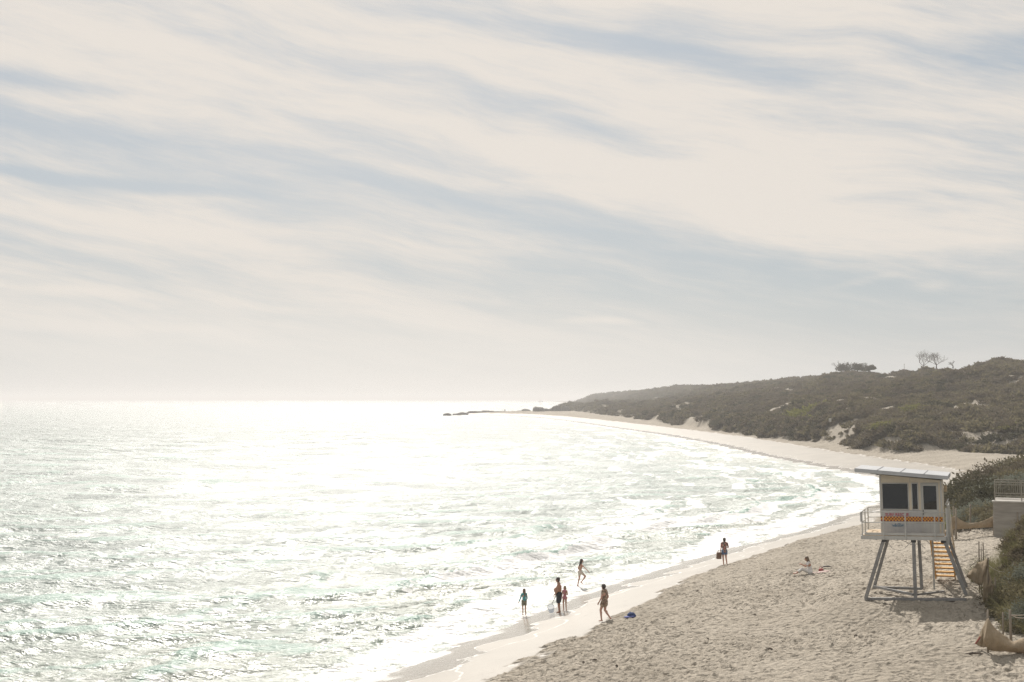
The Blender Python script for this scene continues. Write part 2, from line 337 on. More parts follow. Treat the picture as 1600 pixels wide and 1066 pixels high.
    n5 = N(nt, 'ShaderNodeTexNoise', inp={'Scale': 5.5, 'Detail': 5., 'Roughness': .65}); L(P, n5.inputs['Vector'])
    hgt = mth(nt, 'ADD', mth(nt, 'MULTIPLY', v1.outputs['Distance'], .21), mth(nt, 'MULTIPLY', n5.outputs[0], .16))
    hgt = mth(nt, 'MULTIPLY', hgt, mth(nt, 'ADD', mth(nt, 'MULTIPLY', dry, .97), .03))
    bp = N(nt, 'ShaderNodeBump', inp={'Strength': 1., 'Distance': 1.}); L(hgt, bp.inputs['Height']); L(bp.outputs[0], b.inputs['Normal'])
    return m

def water_material():
    m, nt, b, o = new_mat('sea_water'); L = nt.links.new
    geo = N(nt, 'ShaderNodeNewGeometry'); P = geo.outputs['Position']
    foam, sh, dist, crest_glow = attr(nt, 'foam'), attr(nt, 'shore'), attr(nt, 'dist'), attr(nt, 'crest')
    n1 = N(nt, 'ShaderNodeTexNoise', inp={'Scale': .05, 'Detail': 4.}); L(P, n1.inputs['Vector'])
    deep = mixc(nt, smap(nt, n1.outputs[0], .35, .65), (.066, .112, .09), (.10, .15, .122))
    shallow = mixc(nt, smap(nt, n1.outputs[0], .35, .65), (.20, .245, .20), (.27, .295, .24))
    body = mixc(nt, smap(nt, sh, -30, -3), deep, shallow)
    body = mixc(nt, smap(nt, crest_glow, .05, .7, 0., 1.), body, (.085, .215, .16))  # crest faces painted greener, for sunlight coming through the thin water
    nf = N(nt, 'ShaderNodeTexNoise', inp={'Scale': 1.1, 'Detail': 8., 'Roughness': .72}); L(P, nf.inputs['Vector'])
    fm = mth(nt, 'ADD', foam, mth(nt, 'MULTIPLY', mth(nt, 'SUBTRACT', nf.outputs[0], .5), 2.6)); fmask = mth(nt, 'MULTIPLY', smap(nt, fm, .42, .68), smap(nt, foam, .02, .2))
    L(mixc(nt, fmask, body, (.70, .70, .685)), b.inputs['Base Color'])
    L(mth(nt, 'MAXIMUM', mth(nt, 'MULTIPLY', fmask, .6), .34), b.inputs['Roughness'])
    b.inputs['IOR'].default_value = 1.95; b.inputs['Specular IOR Level'].default_value = .5
    # ripples riding on the modelled waves; crests lie across the wind
    def ripple(scale, rot, sy, detail):
        mp = N(nt, 'ShaderNodeMapping'); L(P, mp.inputs[0]); mp.inputs['Rotation'].default_value = (0, 0, math.radians(rot)); mp.inputs['Scale'].default_value = (scale, scale*sy, scale)
        n = N(nt, 'ShaderNodeTexNoise', inp={'Scale': 1., 'Detail': detail, 'Roughness': .55}); L(mp.outputs[0], n.inputs['Vector']); return n.outputs[0]
    near = smap(nt, dist, 90, 420, 0., 1.)
    h = mth(nt, 'MULTIPLY', ripple(1.3, -12, 2.2, 5), .36)
    h = mth(nt, 'ADD', h, mth(nt, 'MULTIPLY', ripple(5., 14, 1.6, 3), .085))
    h = mth(nt, 'ADD', h, mth(nt, 'MULTIPLY', mth(nt, 'MULTIPLY', ripple(.30, -6, 2.5, 4), 1.5), near))
    gust = N(nt, 'ShaderNodeTexNoise', inp={'Scale': .11, 'Detail': 4., 'Roughness': .6}); mg = N(nt, 'ShaderNodeMapping'); L(P, mg.inputs[0]); mg.inputs['Scale'].default_value = (1, 1.8, 1); L(mg.outputs[0], gust.inputs['Vector'])
    h = mth(nt, 'MULTIPLY', h, smap(nt, gust.outputs[0], .35, .65, .8, 1.25))
    bp = N(nt, 'ShaderNodeBump', inp={'Strength': 1., 'Distance': 1.}); L(h, bp.inputs['Height']); L(bp.outputs[0], b.inputs['Normal'])
    return m

# ---------------------------------------------------------------- ground sheet
def grid_faces(nr, nc, keep=None):
    i = np.arange(nr-1)[:, None]*nc+np.arange(nc-1)[None, :]; f = np.stack([i, i+1, i+nc+1, i+nc], -1).reshape(-1, 4)
    if keep is not None: f = f[keep[f].any(1)]
    return f
def compact(V, f, attrs):
    used = np.unique(f); mp = np.full(len(V), -1, np.int64); mp[used] = np.arange(len(used)); return V[used], mp[f], {k: a[used] for k, a in attrs.items()}
def veg_mask(X, Y, sd, hill, dune):
    b = X/np.maximum(Y, 1); Yf = np.interp(b, HB, HK[:, 0])*(1-.06*sst(b, .255, .29)); Yr = np.interp(b, HB, HK[:, 8]); t = Y-Yf
    s = fbm((X+Y*.30)/3.2, (Y-.3*X)/26, 3, 77)                      # sand blow-outs run up the dune front
    v = sst(t-(s-.47)*26, -3, 3)
    tr = np.abs(t-(Yr-Yf)*.78-(fbm(X/30, Y/200, 2, 8)-.5)*60)       # sandy tracks near the top
    v = v*(1-.9*(1-sst(tr, 2.5, 6))*sst(fbm(X/24, Y/60, 2, 3), .44, .52)*(b > .22))
    for (bc, fc, db, df) in ((.300, .90, .022, .05), (.272, .93, .008, .05), (.353, .86, .006, .07), (.32, .62, .004, .05), (.29, .80, .006, .03)): v = v*(1-.95*np.exp(-((b-bc)/db)**4-((t/(Yr-Yf)-fc-(vnoise(X/9, Y/60, 4)-.5)*.06)/df)**2))
    v = v*(1-.9*sst(fbm(X/14, Y/14, 3, 21), .63, .68))*(hill > .1)
    d = sst(dune, .18, .45)*(1-.8*sst(fbm(X/3.1, Y/3.1, 3, 41), .53, .63)*(Y < 66)); d = d*np.where(Y > 66, 1-.7*sst(fbm(X/5, Y/5, 3, 51), .60, .68), 1)
    return np.clip(np.maximum(v, d), 0, 1)
def build_ground():
    rows = [14., 18, 22, 25, 27]; y = 28.
    while y < 6500:
        rows.append(y); s = .10 if y < 62 else (.10+(y-62)*.0055 if y < 130 else max(.47, y*y/95000))
        y += s
    R = np.array([-200., -60, -10]+rows+[9000., 20000])
    cols = np.concatenate([np.linspace(-.5, -.16, 8), np.linspace(-.15, .405, 560), np.linspace(.42, .75, 40)])
    Yg, Bg = np.meshgrid(R, cols, indexing='ij'); Xg = Bg*np.maximum(Yg, 14)
    Xf, Yf = Xg.ravel(), Yg.ravel(); z, sd, hill, dune = ground(Xf, Yf); w = wet_w(Yf)
    edge = w+(fbm(Xf/1.6, Yf/1.6, 3, 61)-.5)*2.2
    dry = sst(sd, edge-.25, edge+.35); veg = veg_mask(Xf, Yf, sd, hill, dune)
    m = (Yf > 24) & (Yf < 150) & (sd > 3) & (Xf/np.maximum(Yf, 1) < .41); mm = np.zeros_like(z)
    mm[m] = dimples(Xf[m], Yf[m], .52, .14, 101)*.085+dimples(Xf[m]+7.7, Yf[m], .30, .085, 207)*.065+(fbm(Xf[m]/.8, Yf[m]/.8, 3, 71)-.5)*.08
    mm[m] *= .62+.75*sst(fbm(Xf[m]/5, Yf[m]/5, 3, 301), .35, .65)
    # trails of single footprints walked across the dry sand
    for (x0_, y0_, x1_, y1_, bend) in ((3.5, 47, 14, 66, 1.5), (2.5, 41, 12, 44, -.8), (9, 36, 17.5, 54, 1.0), (6.2, 60, 14.5, 61, .6), (13, 88, 23, 72, 2.), (11, 62, 15.5, 50, -1.), (4.5, 38, 8, 60, 1.8)):
        Ld = math.hypot(x1_-x0_, y1_-y0_); ux, uy = (x1_-x0_)/Ld, (y1_-y0_)/Ld; n_ = int(Ld/.62)
        for i in range(n_):
            t_ = i/n_; s_ = (.13 if i % 2 else -.13)+bend*math.sin(math.pi*t_); cx, cy = x0_+ux*t_*Ld-uy*s_, y0_+uy*t_*Ld+ux*s_
            k_ = np.nonzero((np.abs(Xf-cx) < .5) & (np.abs(Yf-cy) < .5))[0]; a_ = ((Xf[k_]-cx)*ux+(Yf[k_]-cy)*uy)/.17; b_2 = (-(Xf[k_]-cx)*uy+(Yf[k_]-cy)*ux)/.09; r2_ = a_*a_+b_2*b_2; mm[k_] += -.085*np.exp(-r2_)+.03*np.exp(-(np.sqrt(r2_)-1.6)**2/.2)
    far = (Yf >= 150) & (Yf < 500); mm[far] = (fbm(Xf[far]/1.6, Yf[far]/1.6, 3, 71)-.5)*.34
    z = z+mm*dry*(1-.5*veg)
    z = z+.09*np.exp(-((sd-edge-.2)/.5)**2)*dry*(Yf < 130)
    drift = np.exp(-((sd-edge-.1-(fbm(Xf/2, Yf/2, 2, 66)-.5)*1.2)/.8)**2)*.9+np.exp(-((sd-w*.72-(fbm(Xf/5, Yf/5, 2, 67)-.5)*1.5)/.16)**2)*.7*sst(fbm(Xf/4, Yf/9, 2, 12), .45, .6)
    drift = drift+.6*np.exp(-((sd-12.5-(fbm(Xf/5, Yf/5, 2, 69)-.5)*2.)/.9)**2)*(Yf > 120)
    V = np.stack([Xf, Yf, z], 1); keep = sd > -14
    f = grid_faces(len(R), len(cols), keep)
    V, f, at = compact(V, f, dict(dry=dry, veg=veg, shore=sd, dist=Yf, drift=np.clip(drift, 0, 1)))
    o = bpy.data.objects.new('beach', mesh_np('beach', V, f, sand_material(), at, True)); link(o); tag(o, 'pale trampled sand beach curving round the bay below scrubby dunes', kind='structure')
build_ground()

# ---------------------------------------------------------------- sea
def build_sea():
    rows = []; q = 11*1280/26.
    q = 560.
    while q > 1.0: rows.append(11*1280/q); q -= .6 if q > 60 else (.36 if q > 12 else (.25 if q > 4 else .15))
    R = np.array(rows+[16000., 24000., 40000.]); cols = np.concatenate([np.linspace(-.8, -.43, 14), np.linspace(-.42, .42, 600), np.linspace(.44, .8, 12)])
    Yg, Bg = np.meshgrid(R, cols, indexing='ij'); X = (Bg*Yg).ravel(); Y = Yg.ravel(); sd = shore_dist(X, Y)
    dy = np.gradient(R); sp = np.repeat(dy, len(cols)); rng = np.random.RandomState(4)
    z = np.zeros_like(X); gx = np.zeros_like(X)
    wx = X+(fbm(X/14, Y/14, 2, 1)-.5)*5; wy = Y+(fbm(X/14, Y/14, 2, 2)-.5)*5
    shal = sst(-sd, .5, 6)
    for i in range(64):
        lam = .7*(11/.7)**(rng.rand()**1.25); th = math.radians(-72+rng.randn()*26); k = 2*math.pi/lam; ph = rng.rand()*6.283
        a = .040*lam/2/math.pi*1.25; att = 1-sst(sp, lam*.22, lam*.5)
        s = np.sin(k*(math.cos(th)*wx+math.sin(th)*wy)+ph); z += a*att*(s-.35*np.cos(2*(k*(math.cos(th)*wx+math.sin(th)*wy)+ph)))*min(1.15, 2.6/lam+.25)
    z = .24*np.tanh(z/.24)*(.4+.6*shal); chop = z.copy()
    off = sst(-sd, 18, 90)
    for i in range(22):
        lam = 5*(40/5)**rng.rand(); th = math.radians(-74+rng.randn()*20); k = 2*math.pi/lam; ph = rng.rand()*6.283
        s = np.sin(k*(math.cos(th)*wx+math.sin(th)*wy)+ph); z += .030*lam/2/math.pi*off*(1-sst(sp, lam*.3, lam*.75))*(np.exp(1.1*(s-1))*1.6-.68)
    # swell standing up over the bar, broken along its length
    d = -sd+(fbm(X/18, Y/18, 3, 15)-.5)*7; L = 6.2+.05*np.clip(d, 0, 100); phs = d/L; fr = phs-np.floor(phs)
    patch = fbm(X/17+np.floor(phs)*7.7, Y/17, 2, 17); amp = sst(patch, .42, .60)*sst(d, 1.5, 7)*(1-sst(d, 10, 26)*.95)*(1-sst(Y, 250, 500))
    shp = np.exp(-((fr-.5)/.11)**2)+.45*np.exp(-((fr-.66)/.16)**2); z += .37*amp*shp*(1-.6*sst(Y, 90, 200))
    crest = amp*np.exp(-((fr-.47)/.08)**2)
    fshore = np.exp(-((np.clip(d, 0, 99)-.8)/2.3)**2)*(.60-.3*sst(Y, 110, 240))
    foam = fshore+.62*amp*sst(fr, .12, .42)*(1-sst(fr, .44, .50))+.42*sst(patch, .42, .7)*sst(fr, 0, .4)*(1-sst(d, 14, 38))*(1-sst(fr, .40, .47))
    foam += .35*sst(-chop*-1, .14, .30)*(1-sst(Y, 250, 700))*sst(fbm(X/6, Y/6, 3, 91), .5, .7)
    foam += .55*sst(fbm(d/2.3, Y/16+X/30, 3, 121), .53, .68)*(1-sst(d, 22, 70))*sst(Y, 60, 110)*(1-sst(Y, 380, 600))
    foam += .36*sst(fbm(X/9, Y/5, 4, 93), .48, .66)*(1-sst(d, 30, 110))
    V = np.stack([X, Y, z-.02], 1); f = grid_faces(len(R), len(cols), sd < 1.2)
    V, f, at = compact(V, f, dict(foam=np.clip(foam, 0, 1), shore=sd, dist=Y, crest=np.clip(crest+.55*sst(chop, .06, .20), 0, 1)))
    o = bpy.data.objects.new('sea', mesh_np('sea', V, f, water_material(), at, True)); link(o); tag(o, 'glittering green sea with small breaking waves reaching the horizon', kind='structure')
build_sea()

# ---------------------------------------------------------------- shared materials
M = {}
M['white_paint'] = simple('white_paint', (.47, .465, .44), .55, .07, 2.5, bump=.15, bscale=9)
M['cream_wall'] = simple('cream_wall', (.62, .545, .43), .6, .06, 2., bump=.1)
M['panel_white'] = simple('panel_white', (.44, .435, .43), .5, .06, 3., stretch=(3, 1, 1))
M['roof_metal'] = simple('roof_metal', (.40, .41, .42), .45, .08, 2., metal=.25)
M['galvanised'] = simple('galvanised', (.33, .33, .34), .5, .18, 5., metal=.35)
M['leg_paint'] = simple('leg_paint', (.235, .23, .225), .5, .2, 4., metal=.15)
M['tread_wood'] = simple('tread_wood', (.62, .34, .07), .6, .22, 7., stretch=(1, 6, 6))
M['deck_wood'] = simple('deck_wood', (.52, .40, .26), .7, .15, 6., stretch=(1, 8, 1))
M['old_wood'] = simple('old_wood', (.24, .20, .155), .85, .25, 12., stretch=(1, 1, .15), bump=.4)
M['concrete'] = simple('concrete', (.27, .25, .22), .85, .16, 1.6, stretch=(.5, 1, 3), bump=.3, bscale=20)
M['coping'] = simple('coping', (.45, .43, .39), .8, .08, 3.)
M['rail_metal'] = simple('rail_metal', (.24, .22, .18), .55, .1, 5.)
M['skin'] = simple('skin', (.42, .235, .165), .55, .08, 6.)
M['skin_tan'] = simple('skin_tan', (.33, .17, .11), .5, .1, 6.)
M['skin_pale'] = simple('skin_pale', (.50, .29, .22), .55, .08, 6.)
M['hair_dark'] = simple('hair_dark', (.045, .03, .022), .5, .3, 30., stretch=(1, 1, .2))
M['hair_brown'] = simple('hair_brown', (.13, .085, .05), .5, .3, 30., stretch=(1, 1, .2))
M['hair_fair'] = simple('hair_fair', (.24, .17, .095), .5, .3, 30., stretch=(1, 1, .2))
M['eye'] = simple('eye', (.02, .018, .015), .3)
M['lips'] = simple('lips', (.36, .13, .11), .5)
M['black'] = simple('black_plastic', (.02, .02, .022), .45)
M['red_cloth'] = simple('red_cloth', (.34, .09, .08), .8, .15)
M['denim'] = simple('denim', (.10, .15, .26), .85, .2, 25.)
M['teal'] = simple('teal_lycra', (.045, .26, .28), .5, .1)
M['khaki'] = simple('khaki_cloth', (.17, .165, .125), .8, .12)
M['navy'] = simple('navy_cloth', (.022, .024, .032), .8, .2)
M['pink'] = simple('pink_lycra', (.50, .20, .24), .6, .12)
M['white_cloth'] = simple('white_cloth', (.62, .61, .60), .85, .06)
M['cream_cloth'] = simple('cream_cloth', (.52, .45, .38), .85, .08)
M['brown_leather'] = simple('brown_bag', (.17, .10, .065), .7, .15)
M['blue_cloth'] = simple('blue_cloth', (.03, .055, .16), .8, .2, 9.)
M['pale_blue'] = simple('pale_blue_cloth', (.12, .14, .36), .8, .15, 9.)
def hessian():
    m, nt, b, o = new_mat('hessian'); L = nt.links.new
    tc = N(nt, 'ShaderNodeTexCoord'); n = N(nt, 'ShaderNodeTexNoise', inp={'Scale': 3., 'Detail': 5.}); L(tc.outputs['Object'], n.inputs['Vector'])
    mp = N(nt, 'ShaderNodeMapping'); L(tc.outputs['Object'], mp.inputs[0]); mp.inputs['Scale'].default_value = (30, 30, 2)
    n2 = N(nt, 'ShaderNodeTexNoise', inp={'Scale': 1., 'Detail': 2.}); L(mp.outputs[0], n2.inputs['Vector'])
    c = mixc(nt, smap(nt, n.outputs[0], .3, .7), (.36, .285, .19), (.46, .37, .26)); c = mixc(nt, smap(nt, n2.outputs[0], .4, .7, 0, .35), c, (.30, .215, .13))
    L(c, b.inputs['Base Color']); b.inputs['Roughness'].default_value = .9; n3 = N(nt, 'ShaderNodeTexNoise', inp={'Scale': 5., 'Detail': 4.}); L(tc.outputs['Object'], n3.inputs['Vector']); bp = N(nt, 'ShaderNodeBump', inp={'Strength': .7, 'Distance': .08}); L(n3.outputs[0], bp.inputs['Height']); L(bp.outputs[0], b.inputs['Normal'])
    t = N(nt, 'ShaderNodeBsdfTranslucent'); L(c, t.inputs[0]); mx = N(nt, 'ShaderNodeMixShader'); mx.inputs[0].default_value = .28
    L(b.outputs[0], mx.inputs[1]); L(t.outputs[0], mx.inputs[2]); L(mx.outputs[0], o.inputs[0]); return m
M['hessian'] = hessian()
def glass():
    m, nt, b, o = new_mat('tinted_glass'); b.inputs['Base Color'].default_value = (.006, .007, .008, 1); b.inputs['Specular IOR Level'].default_value = 1.; b.inputs['Roughness'].default_value = .02
    b.inputs['IOR'].default_value = 1.35; return m
M['glass'] = glass()
def checker():
    m, nt, b, o = new_mat('rescue_checker'); L = nt.links.new
    tc = N(nt, 'ShaderNodeTexCoord'); mp = N(nt, 'ShaderNodeMapping'); L(tc.outputs['Object'], mp.inputs[0]); mp.inputs['Location'].default_value = (.003, .5, .0)
    ck = N(nt, 'ShaderNodeTexChecker', inp={'Scale': 1/.0605, 'Color1': (.70, .33, .03, 1), 'Color2': (.20, .022, .012, 1)}); L(mp.outputs[0], ck.inputs[0]); L(ck.outputs[0], b.inputs['Base Color']); b.inputs['Roughness'].default_value = .5; return m
M['checker'] = checker()
M['sign_red'] = simple('sign_red', (.42, .03, .06), .5, .05); M['sign_blue'] = simple('sign_blue', (.02, .16, .30), .5, .05)
def floral(name, a, b_, c):
    m, nt, b, o = new_mat(name); L = nt.links.new; tc = N(nt, 'ShaderNodeTexCoord')
    v = N(nt, 'ShaderNodeTexVoronoi', inp={'Scale': 13.}); L(tc.outputs['Object'], v.inputs['Vector']); n = N(nt, 'ShaderNodeTexNoise', inp={'Scale': 9.}); L(tc.outputs['Object'], n.inputs['Vector'])
    x = mixc(nt, smap(nt, v.outputs['Distance'], .3, .5), a, b_); x = mixc(nt, smap(nt, n.outputs[0], .5, .58), x, c); L(x, b.inputs['Base Color']); b.inputs['Roughness'].default_value = .85; return m
M['floral'] = floral('floral_cloth', (.34, .22, .15), (.16, .11, .08), (.42, .33, .24)); M['patterned'] = floral('patterned_cloth', (.34, .26, .19), (.10, .08, .07), (.40, .16, .13))
def leafy(name, a, b_, tr=.4):
    m, nt, b, o = new_mat(name); L = nt.links.new; oi = N(nt, 'ShaderNodeObjectInfo'); geo = N(nt, 'ShaderNodeNewGeometry')
    n = N(nt, 'ShaderNodeTexNoise', inp={'Scale': 1.3, 'Detail': 4., 'Roughness': .7}); L(geo.outputs['Position'], n.inputs['Vector'])
    f = mth(nt, 'ADD', mth(nt, 'MULTIPLY', smap(nt, n.outputs[0], .3, .7), .6), mth(nt, 'MULTIPLY', oi.outputs['Random'], .4))
    c = mixc(nt, f, a, b_); L(c, b.inputs['Base Color']); b.inputs['Roughness'].default_value = .75; b.inputs['Specular IOR Level'].default_value = .15
    t = N(nt, 'ShaderNodeBsdfTranslucent'); L(c, t.inputs[0]); mx = N(nt, 'ShaderNodeMixShader'); mx.inputs[0].default_value = tr
    L(b.outputs[0], mx.inputs[1]); L(t.outputs[0], mx.inputs[2]); L(mx.outputs[0], o.inputs[0]); return m
M['leaf_olive'] = leafy('leaf_olive', (.135, .118, .067), (.205, .18, .105)); M['leaf_brown'] = leafy('leaf_brown', (.12, .10, .066), (.195, .165, .115), .25)
M['leaf_grey'] = leafy('leaf_grey', (.13, .14, .11), (.20, .21, .165)); M['leaf_lime'] = leafy('leaf_lime', (.17, .175, .045), (.24, .235, .07), .4)
M['leaf_dark'] = leafy('leaf_dark', (.07, .068, .04), (.125, .115, .065), .2); M['grass_blade'] = leafy('grass_blade', (.17, .165, .075), (.27, .25, .125), .35)
M['bark'] = simple('bark', (.12, .095, .075), .9, .25, 8.); M['rock'] = simple('rock', (.11, .10, .085), .9, .3, 1.2, bump=.6, bscale=4.)

# ---------------------------------------------------------------- lifeguard tower
def build_tower():
    p = depth_pt(1430.5, 933, 50.0); R = empty('lifeguard_tower', p, Euler((0, math.radians(-1.3), math.radians(-21)), 'XYZ'))
    # roll about the tower's own depth axis, then yaw
    R.rotation_mode = 'QUATERNION'; R.rotation_quaternion = Euler((0, 0, math.radians(-21))).to_quaternion() @ Euler((0, math.radians(-1.3), 0)).to_quaternion()
    tag(R, 'white lifeguard lookout hut with sloping roof raised on splayed legs above the sand', 'lifeguard tower')
    def P(name, mb, mat, parent=R, smooth=False): return mb.build(name, M[mat] if isinstance(mat, str) else mat, parent, smooth)
    D0, D1 = -1.93, 1.17; cw0, cw1 = -1.24, 1.08; f = .55; back = 2.25
    # deck
    for i in range(14):
        y0 = .03+i*.17; P('deck_board', MB().box(D0+.03, D1-.03, y0, y0+.155, 2.325, 2.36, .004), 'deck_wood')
    P('edge_beam', MB().box(D0, D1, -.03, .03, 2.19, 2.335, .006), 'white_paint'); P('edge_beam', MB().box(D0, D1, 2.38, 2.44, 2.19, 2.335, .006), 'white_paint')
    P('edge_beam', MB().box(D0-.04, D0, -.03, 2.44, 2.19, 2.335, .006), 'white_paint'); P('edge_beam', MB().box(D1, D1+.04, -.03, 2.44, 2.19, 2.335, .006), 'white_paint')
    for u in (-1.4, -.6, .2, .8): P('floor_joist', MB().box(u-.03, u+.03, .035, 2.375, 2.16, 2.32), 'galvanised')
    P('kick_board', MB().box(D0+.1, D1, .0, .025, 2.365, 2.46, .004), 'white_paint')
    # cabin walls
    def zt(u): return 4.70-.0995*(u-cw0)
    def wall(name, x0, x1, y0, y1, z0, z1fun, mat):
        vs = [(x0, y0, z0), (x1, y0, z0), (x1, y1, z0), (x0, y1, z0), (x0, y0, z1fun(x0)), (x1, y0, z1fun(x1)), (x1, y1, z1fun(x1)), (x0, y1, z1fun(x0))]
        return P(name, MB().add(vs, [(3, 2, 1, 0), (4, 5, 6, 7), (0, 1, 5, 4), (1, 2, 6, 5), (2, 3, 7, 6), (3, 0, 4, 7)]), mat)
    t = .05
    c = lambda k: (lambda u: k)
    lower = wall('lower_panel', cw0, .335, f, f+t, 2.37, c(3.30), 'panel_white')
    wall('front_wall', cw0, .335, f, f+t, 4.375, zt, 'cream_wall'); wall('front_wall', .335, .93, f, f+t, 4.345, zt, 'cream_wall'); wall('front_wall', .93, cw1, f, f+t, 2.37, zt, 'cream_wall')
    wall('front_wall', cw0, -1.175, f, f+t, 3.303, c(4.372), 'cream_wall'); wall('front_wall', -.145, -.03, f, f+t, 3.303, c(4.372), 'cream_wall'); wall('front_wall', .20, .335, f, f+t, 3.303, c(4.372), 'cream_wall')
    wall('side_wall', cw0, cw0+t, f+t+.002, back-t, 2.37, zt, 'cream_wall'); wall('side_wall', cw1-t, cw1, f+t+.002, back-t, 2.37, zt, 'cream_wall'); wall('back_wall', cw0, cw1, back-t+.002, back, 2.37, zt, 'cream_wall')
    P('corner_trim', MB().box(cw0-.012, cw0+.05, f-.015, f-.002, 2.37, 4.66), 'white_paint'); P('corner_trim', MB().box(cw1-.05, cw1+.012, f-.015, f-.002, 2.37, 4.44), 'white_paint')
    P('wall_joint', MB().box(-.095, -.083, f-.012, f-.002, 4.39, 4.56), 'galvanised')
    def win(x0, x1, z0, z1):
        m = MB(); w = .035
        m.box(x0-w, x1+w, f-.028, f-.003, z1, z1+w, .004); m.box(x0-w, x1+w, f-.028, f-.003, z0-w, z0, .004); m.box(x0-w, x0, f-.027, f-.003, z0+.001, z1-.001, .004); m.box(x1, x1+w, f-.027, f-.003, z0+.001, z1-.001, .004)
        fr = P('window', m, 'white_paint'); MB().box(x0-.01, x1+.01, f+.012, f+.022, z0-.02, z1+.02).build('pane', M['glass'], fr)
    win(-1.14, -.18, 3.35, 4.34); win(-.01, .18, 3.35, 4.34)
    wall('lower_panel', -.0, 0.001, f+.1, f+.101, 3, c(3.001), 'panel_white')
    # door
    dm = MB(); dm.box(.34, .925, f+.004, f+.04, 2.385, 3.33); dm.box(.34, .40, f+.004, f+.04, 3.331, 4.335); dm.box(.885, .925, f+.004, f+.04, 3.331, 4.335); dm.box(.401, .884, f+.004, f+.04, 4.255, 4.335)
    d = P('door', dm, 'white_paint'); MB().box(.401, .884, f+.015, f+.025, 3.331, 4.254).build('pane', M['glass'], d)
    hb = MB(); hb.box(.365, .385, f-.03, f+.003, 3.12, 3.32, .004); hb.box(.365, .45, f-.045, f-.03, 3.20, 3.222, .003); hb.build('handle', M['black'], d)
    fm = MB(); fm.box(.30, .338, f-.02, f-.002, 2.38, 4.38, .003); fm.box(.927, .965, f-.02, f-.002, 2.38, 4.38, .003); fm.box(.339, .926, f-.02, f-.002, 4.345, 4.38, .003); P('door_frame', fm, 'white_paint')
    for u in (-.24, .14, .22, .30): P('panel_rib', MB().box(u-.008, u+.008, f-.010, f-.001, 2.38, 2.85), 'panel_white')
    for u in (.44, .62, .80): MB().box(u-.008, u+.008, f-.004, f+.003, 2.42, 2.85).build('panel_rib', M['panel_white'], d)
    # printed band and lettering
    def strip(x0, x1, yy): 
        me = MB().box(0, x1-x0, 0, .004, 0, .1815).mesh('checker_band', M['checker']); o = bpy.data.objects.new('checker_band', me); link(o, R); o.location = (x0, yy, 2.868)
    strip(cw0+.0, .298, f-.024); strip(.342, .925, f-.003); strip(.966, cw1+.01, f-.024)
    cu = bpy.data.curves.new('lettering', 'FONT'); cu.body = 'SURF RESCUE'; cu.size = .158; cu.extrude = .003; cu.offset = .0022; to = bpy.data.objects.new('tmp', cu); sc.collection.objects.link(to); bpy.context.view_layer.update()
    me = bpy.data.meshes.new_from_object(to.evaluated_get(bpy.context.evaluated_depsgraph_get())); bpy.data.objects.remove(to)
    w = max(v.co.x for v in me.vertices)
    me.materials.clear(); me.materials.append(M['sign_red']); o = bpy.data.objects.new('lettering', me); link(o, R); o.rotation_euler = (math.pi/2, 0, 0); o.scale = (.90/w, 1, 1); o.location = (-1.065, f-.006, 3.075)
    # blue handwritten wordmark
    s = MB(); rng = random.Random(3); pts = []
    for i in range(60):
        a = i/59; pts.append((-.83+.44*a+.012*math.sin(i*.9), f-.006, 2.70+.03*math.sin(i*1.35+.4)*(1.4 if i % 14 < 5 else .8)+.012*a))
    s.tube(pts, .0065, 5); s.tube([(-.79, f-.006, 2.655), (-.6, f-.006, 2.648), (-.42, f-.006, 2.665)], .005, 5); s.tube([(-.70, f-.006, 2.69), (-.685, f-.006, 2.78)], .007, 5); s.tube([(-.55, f-.006, 2.69), (-.545, f-.006, 2.775)], .007, 5); s.tube([(-.60, f-.006, 2.775), (-.49, f-.006, 2.78)], .006, 5)
    P('wordmark', s, 'sign_blue')
    # roof: five metal sheets, front fascia, side fascia, soffit beam
    ux0, ux1, y0, y1 = -2.12, 1.36, -.12, 2.62
    def zr(u): return 4.84-.089*(u-ux0)
    def slab(xa, xb, ya, yb, za, zb, e=0):
        vs = [(x, y, zr(x)+z) for z in (za, zb) for y in (ya, yb) for x in (xa, xb)]
        return MB().add(vs, [(0, 2, 3, 1), (4, 5, 7, 6), (0, 1, 5, 4), (2, 6, 7, 3), (0, 4, 6, 2), (1, 3, 7, 5)])
    n = 4; P('roof_core', slab(ux0+.03, ux1-.03, y0+.03, y1-.03, .01, .125), 'roof_metal')
    for i in range(n):
        a = ux0+(ux1-ux0)*i/n; b = ux0+(ux1-ux0)*(i+1)/n; P('roof_sheet', slab(a+.006, b-.006, y0+.01, y1, .128, .145), 'roof_metal')
        if i: P('roof_seam', slab(a-.012, a+.012, y0+.01, y1, .147, .166), 'galvanised')
    P('fascia', slab(ux0, ux1, y0, y0+.028, 0, .137), 'roof_metal'); P('fascia', slab(ux0, ux0+.028, y0+.03, y1, 0, .137), 'roof_metal'); P('fascia', slab(ux1-.028, ux1, y0+.03, y1, 0, .137), 'roof_metal'); P('fascia', slab(ux0+.03, ux1-.03, y1-.028, y1-.001, 0, .127), 'roof_metal')
    P('rafter', slab(ux0+.5, cw0-.02, .9, .98, -.09, 0.), 'white_paint'); P('gutter_bracket', slab(ux0+.78, ux0+.87, .2, .5, -.07, 0), 'galvanised')
    # railings
    r = .019
    for (u, w_) in ((D0+.02, .0), (-1.1, -.045), (-.277, -.045), (.81, -.045), (D0+.02, 2.4), (-1.25, 2.41), (D0+.02, 1.2)):
        P('rail_post', MB().box(u-.022, u+.022, w_-.022, w_+.022, 2.2 if w_ < 0 else 2.336, 3.25), 'white_paint')
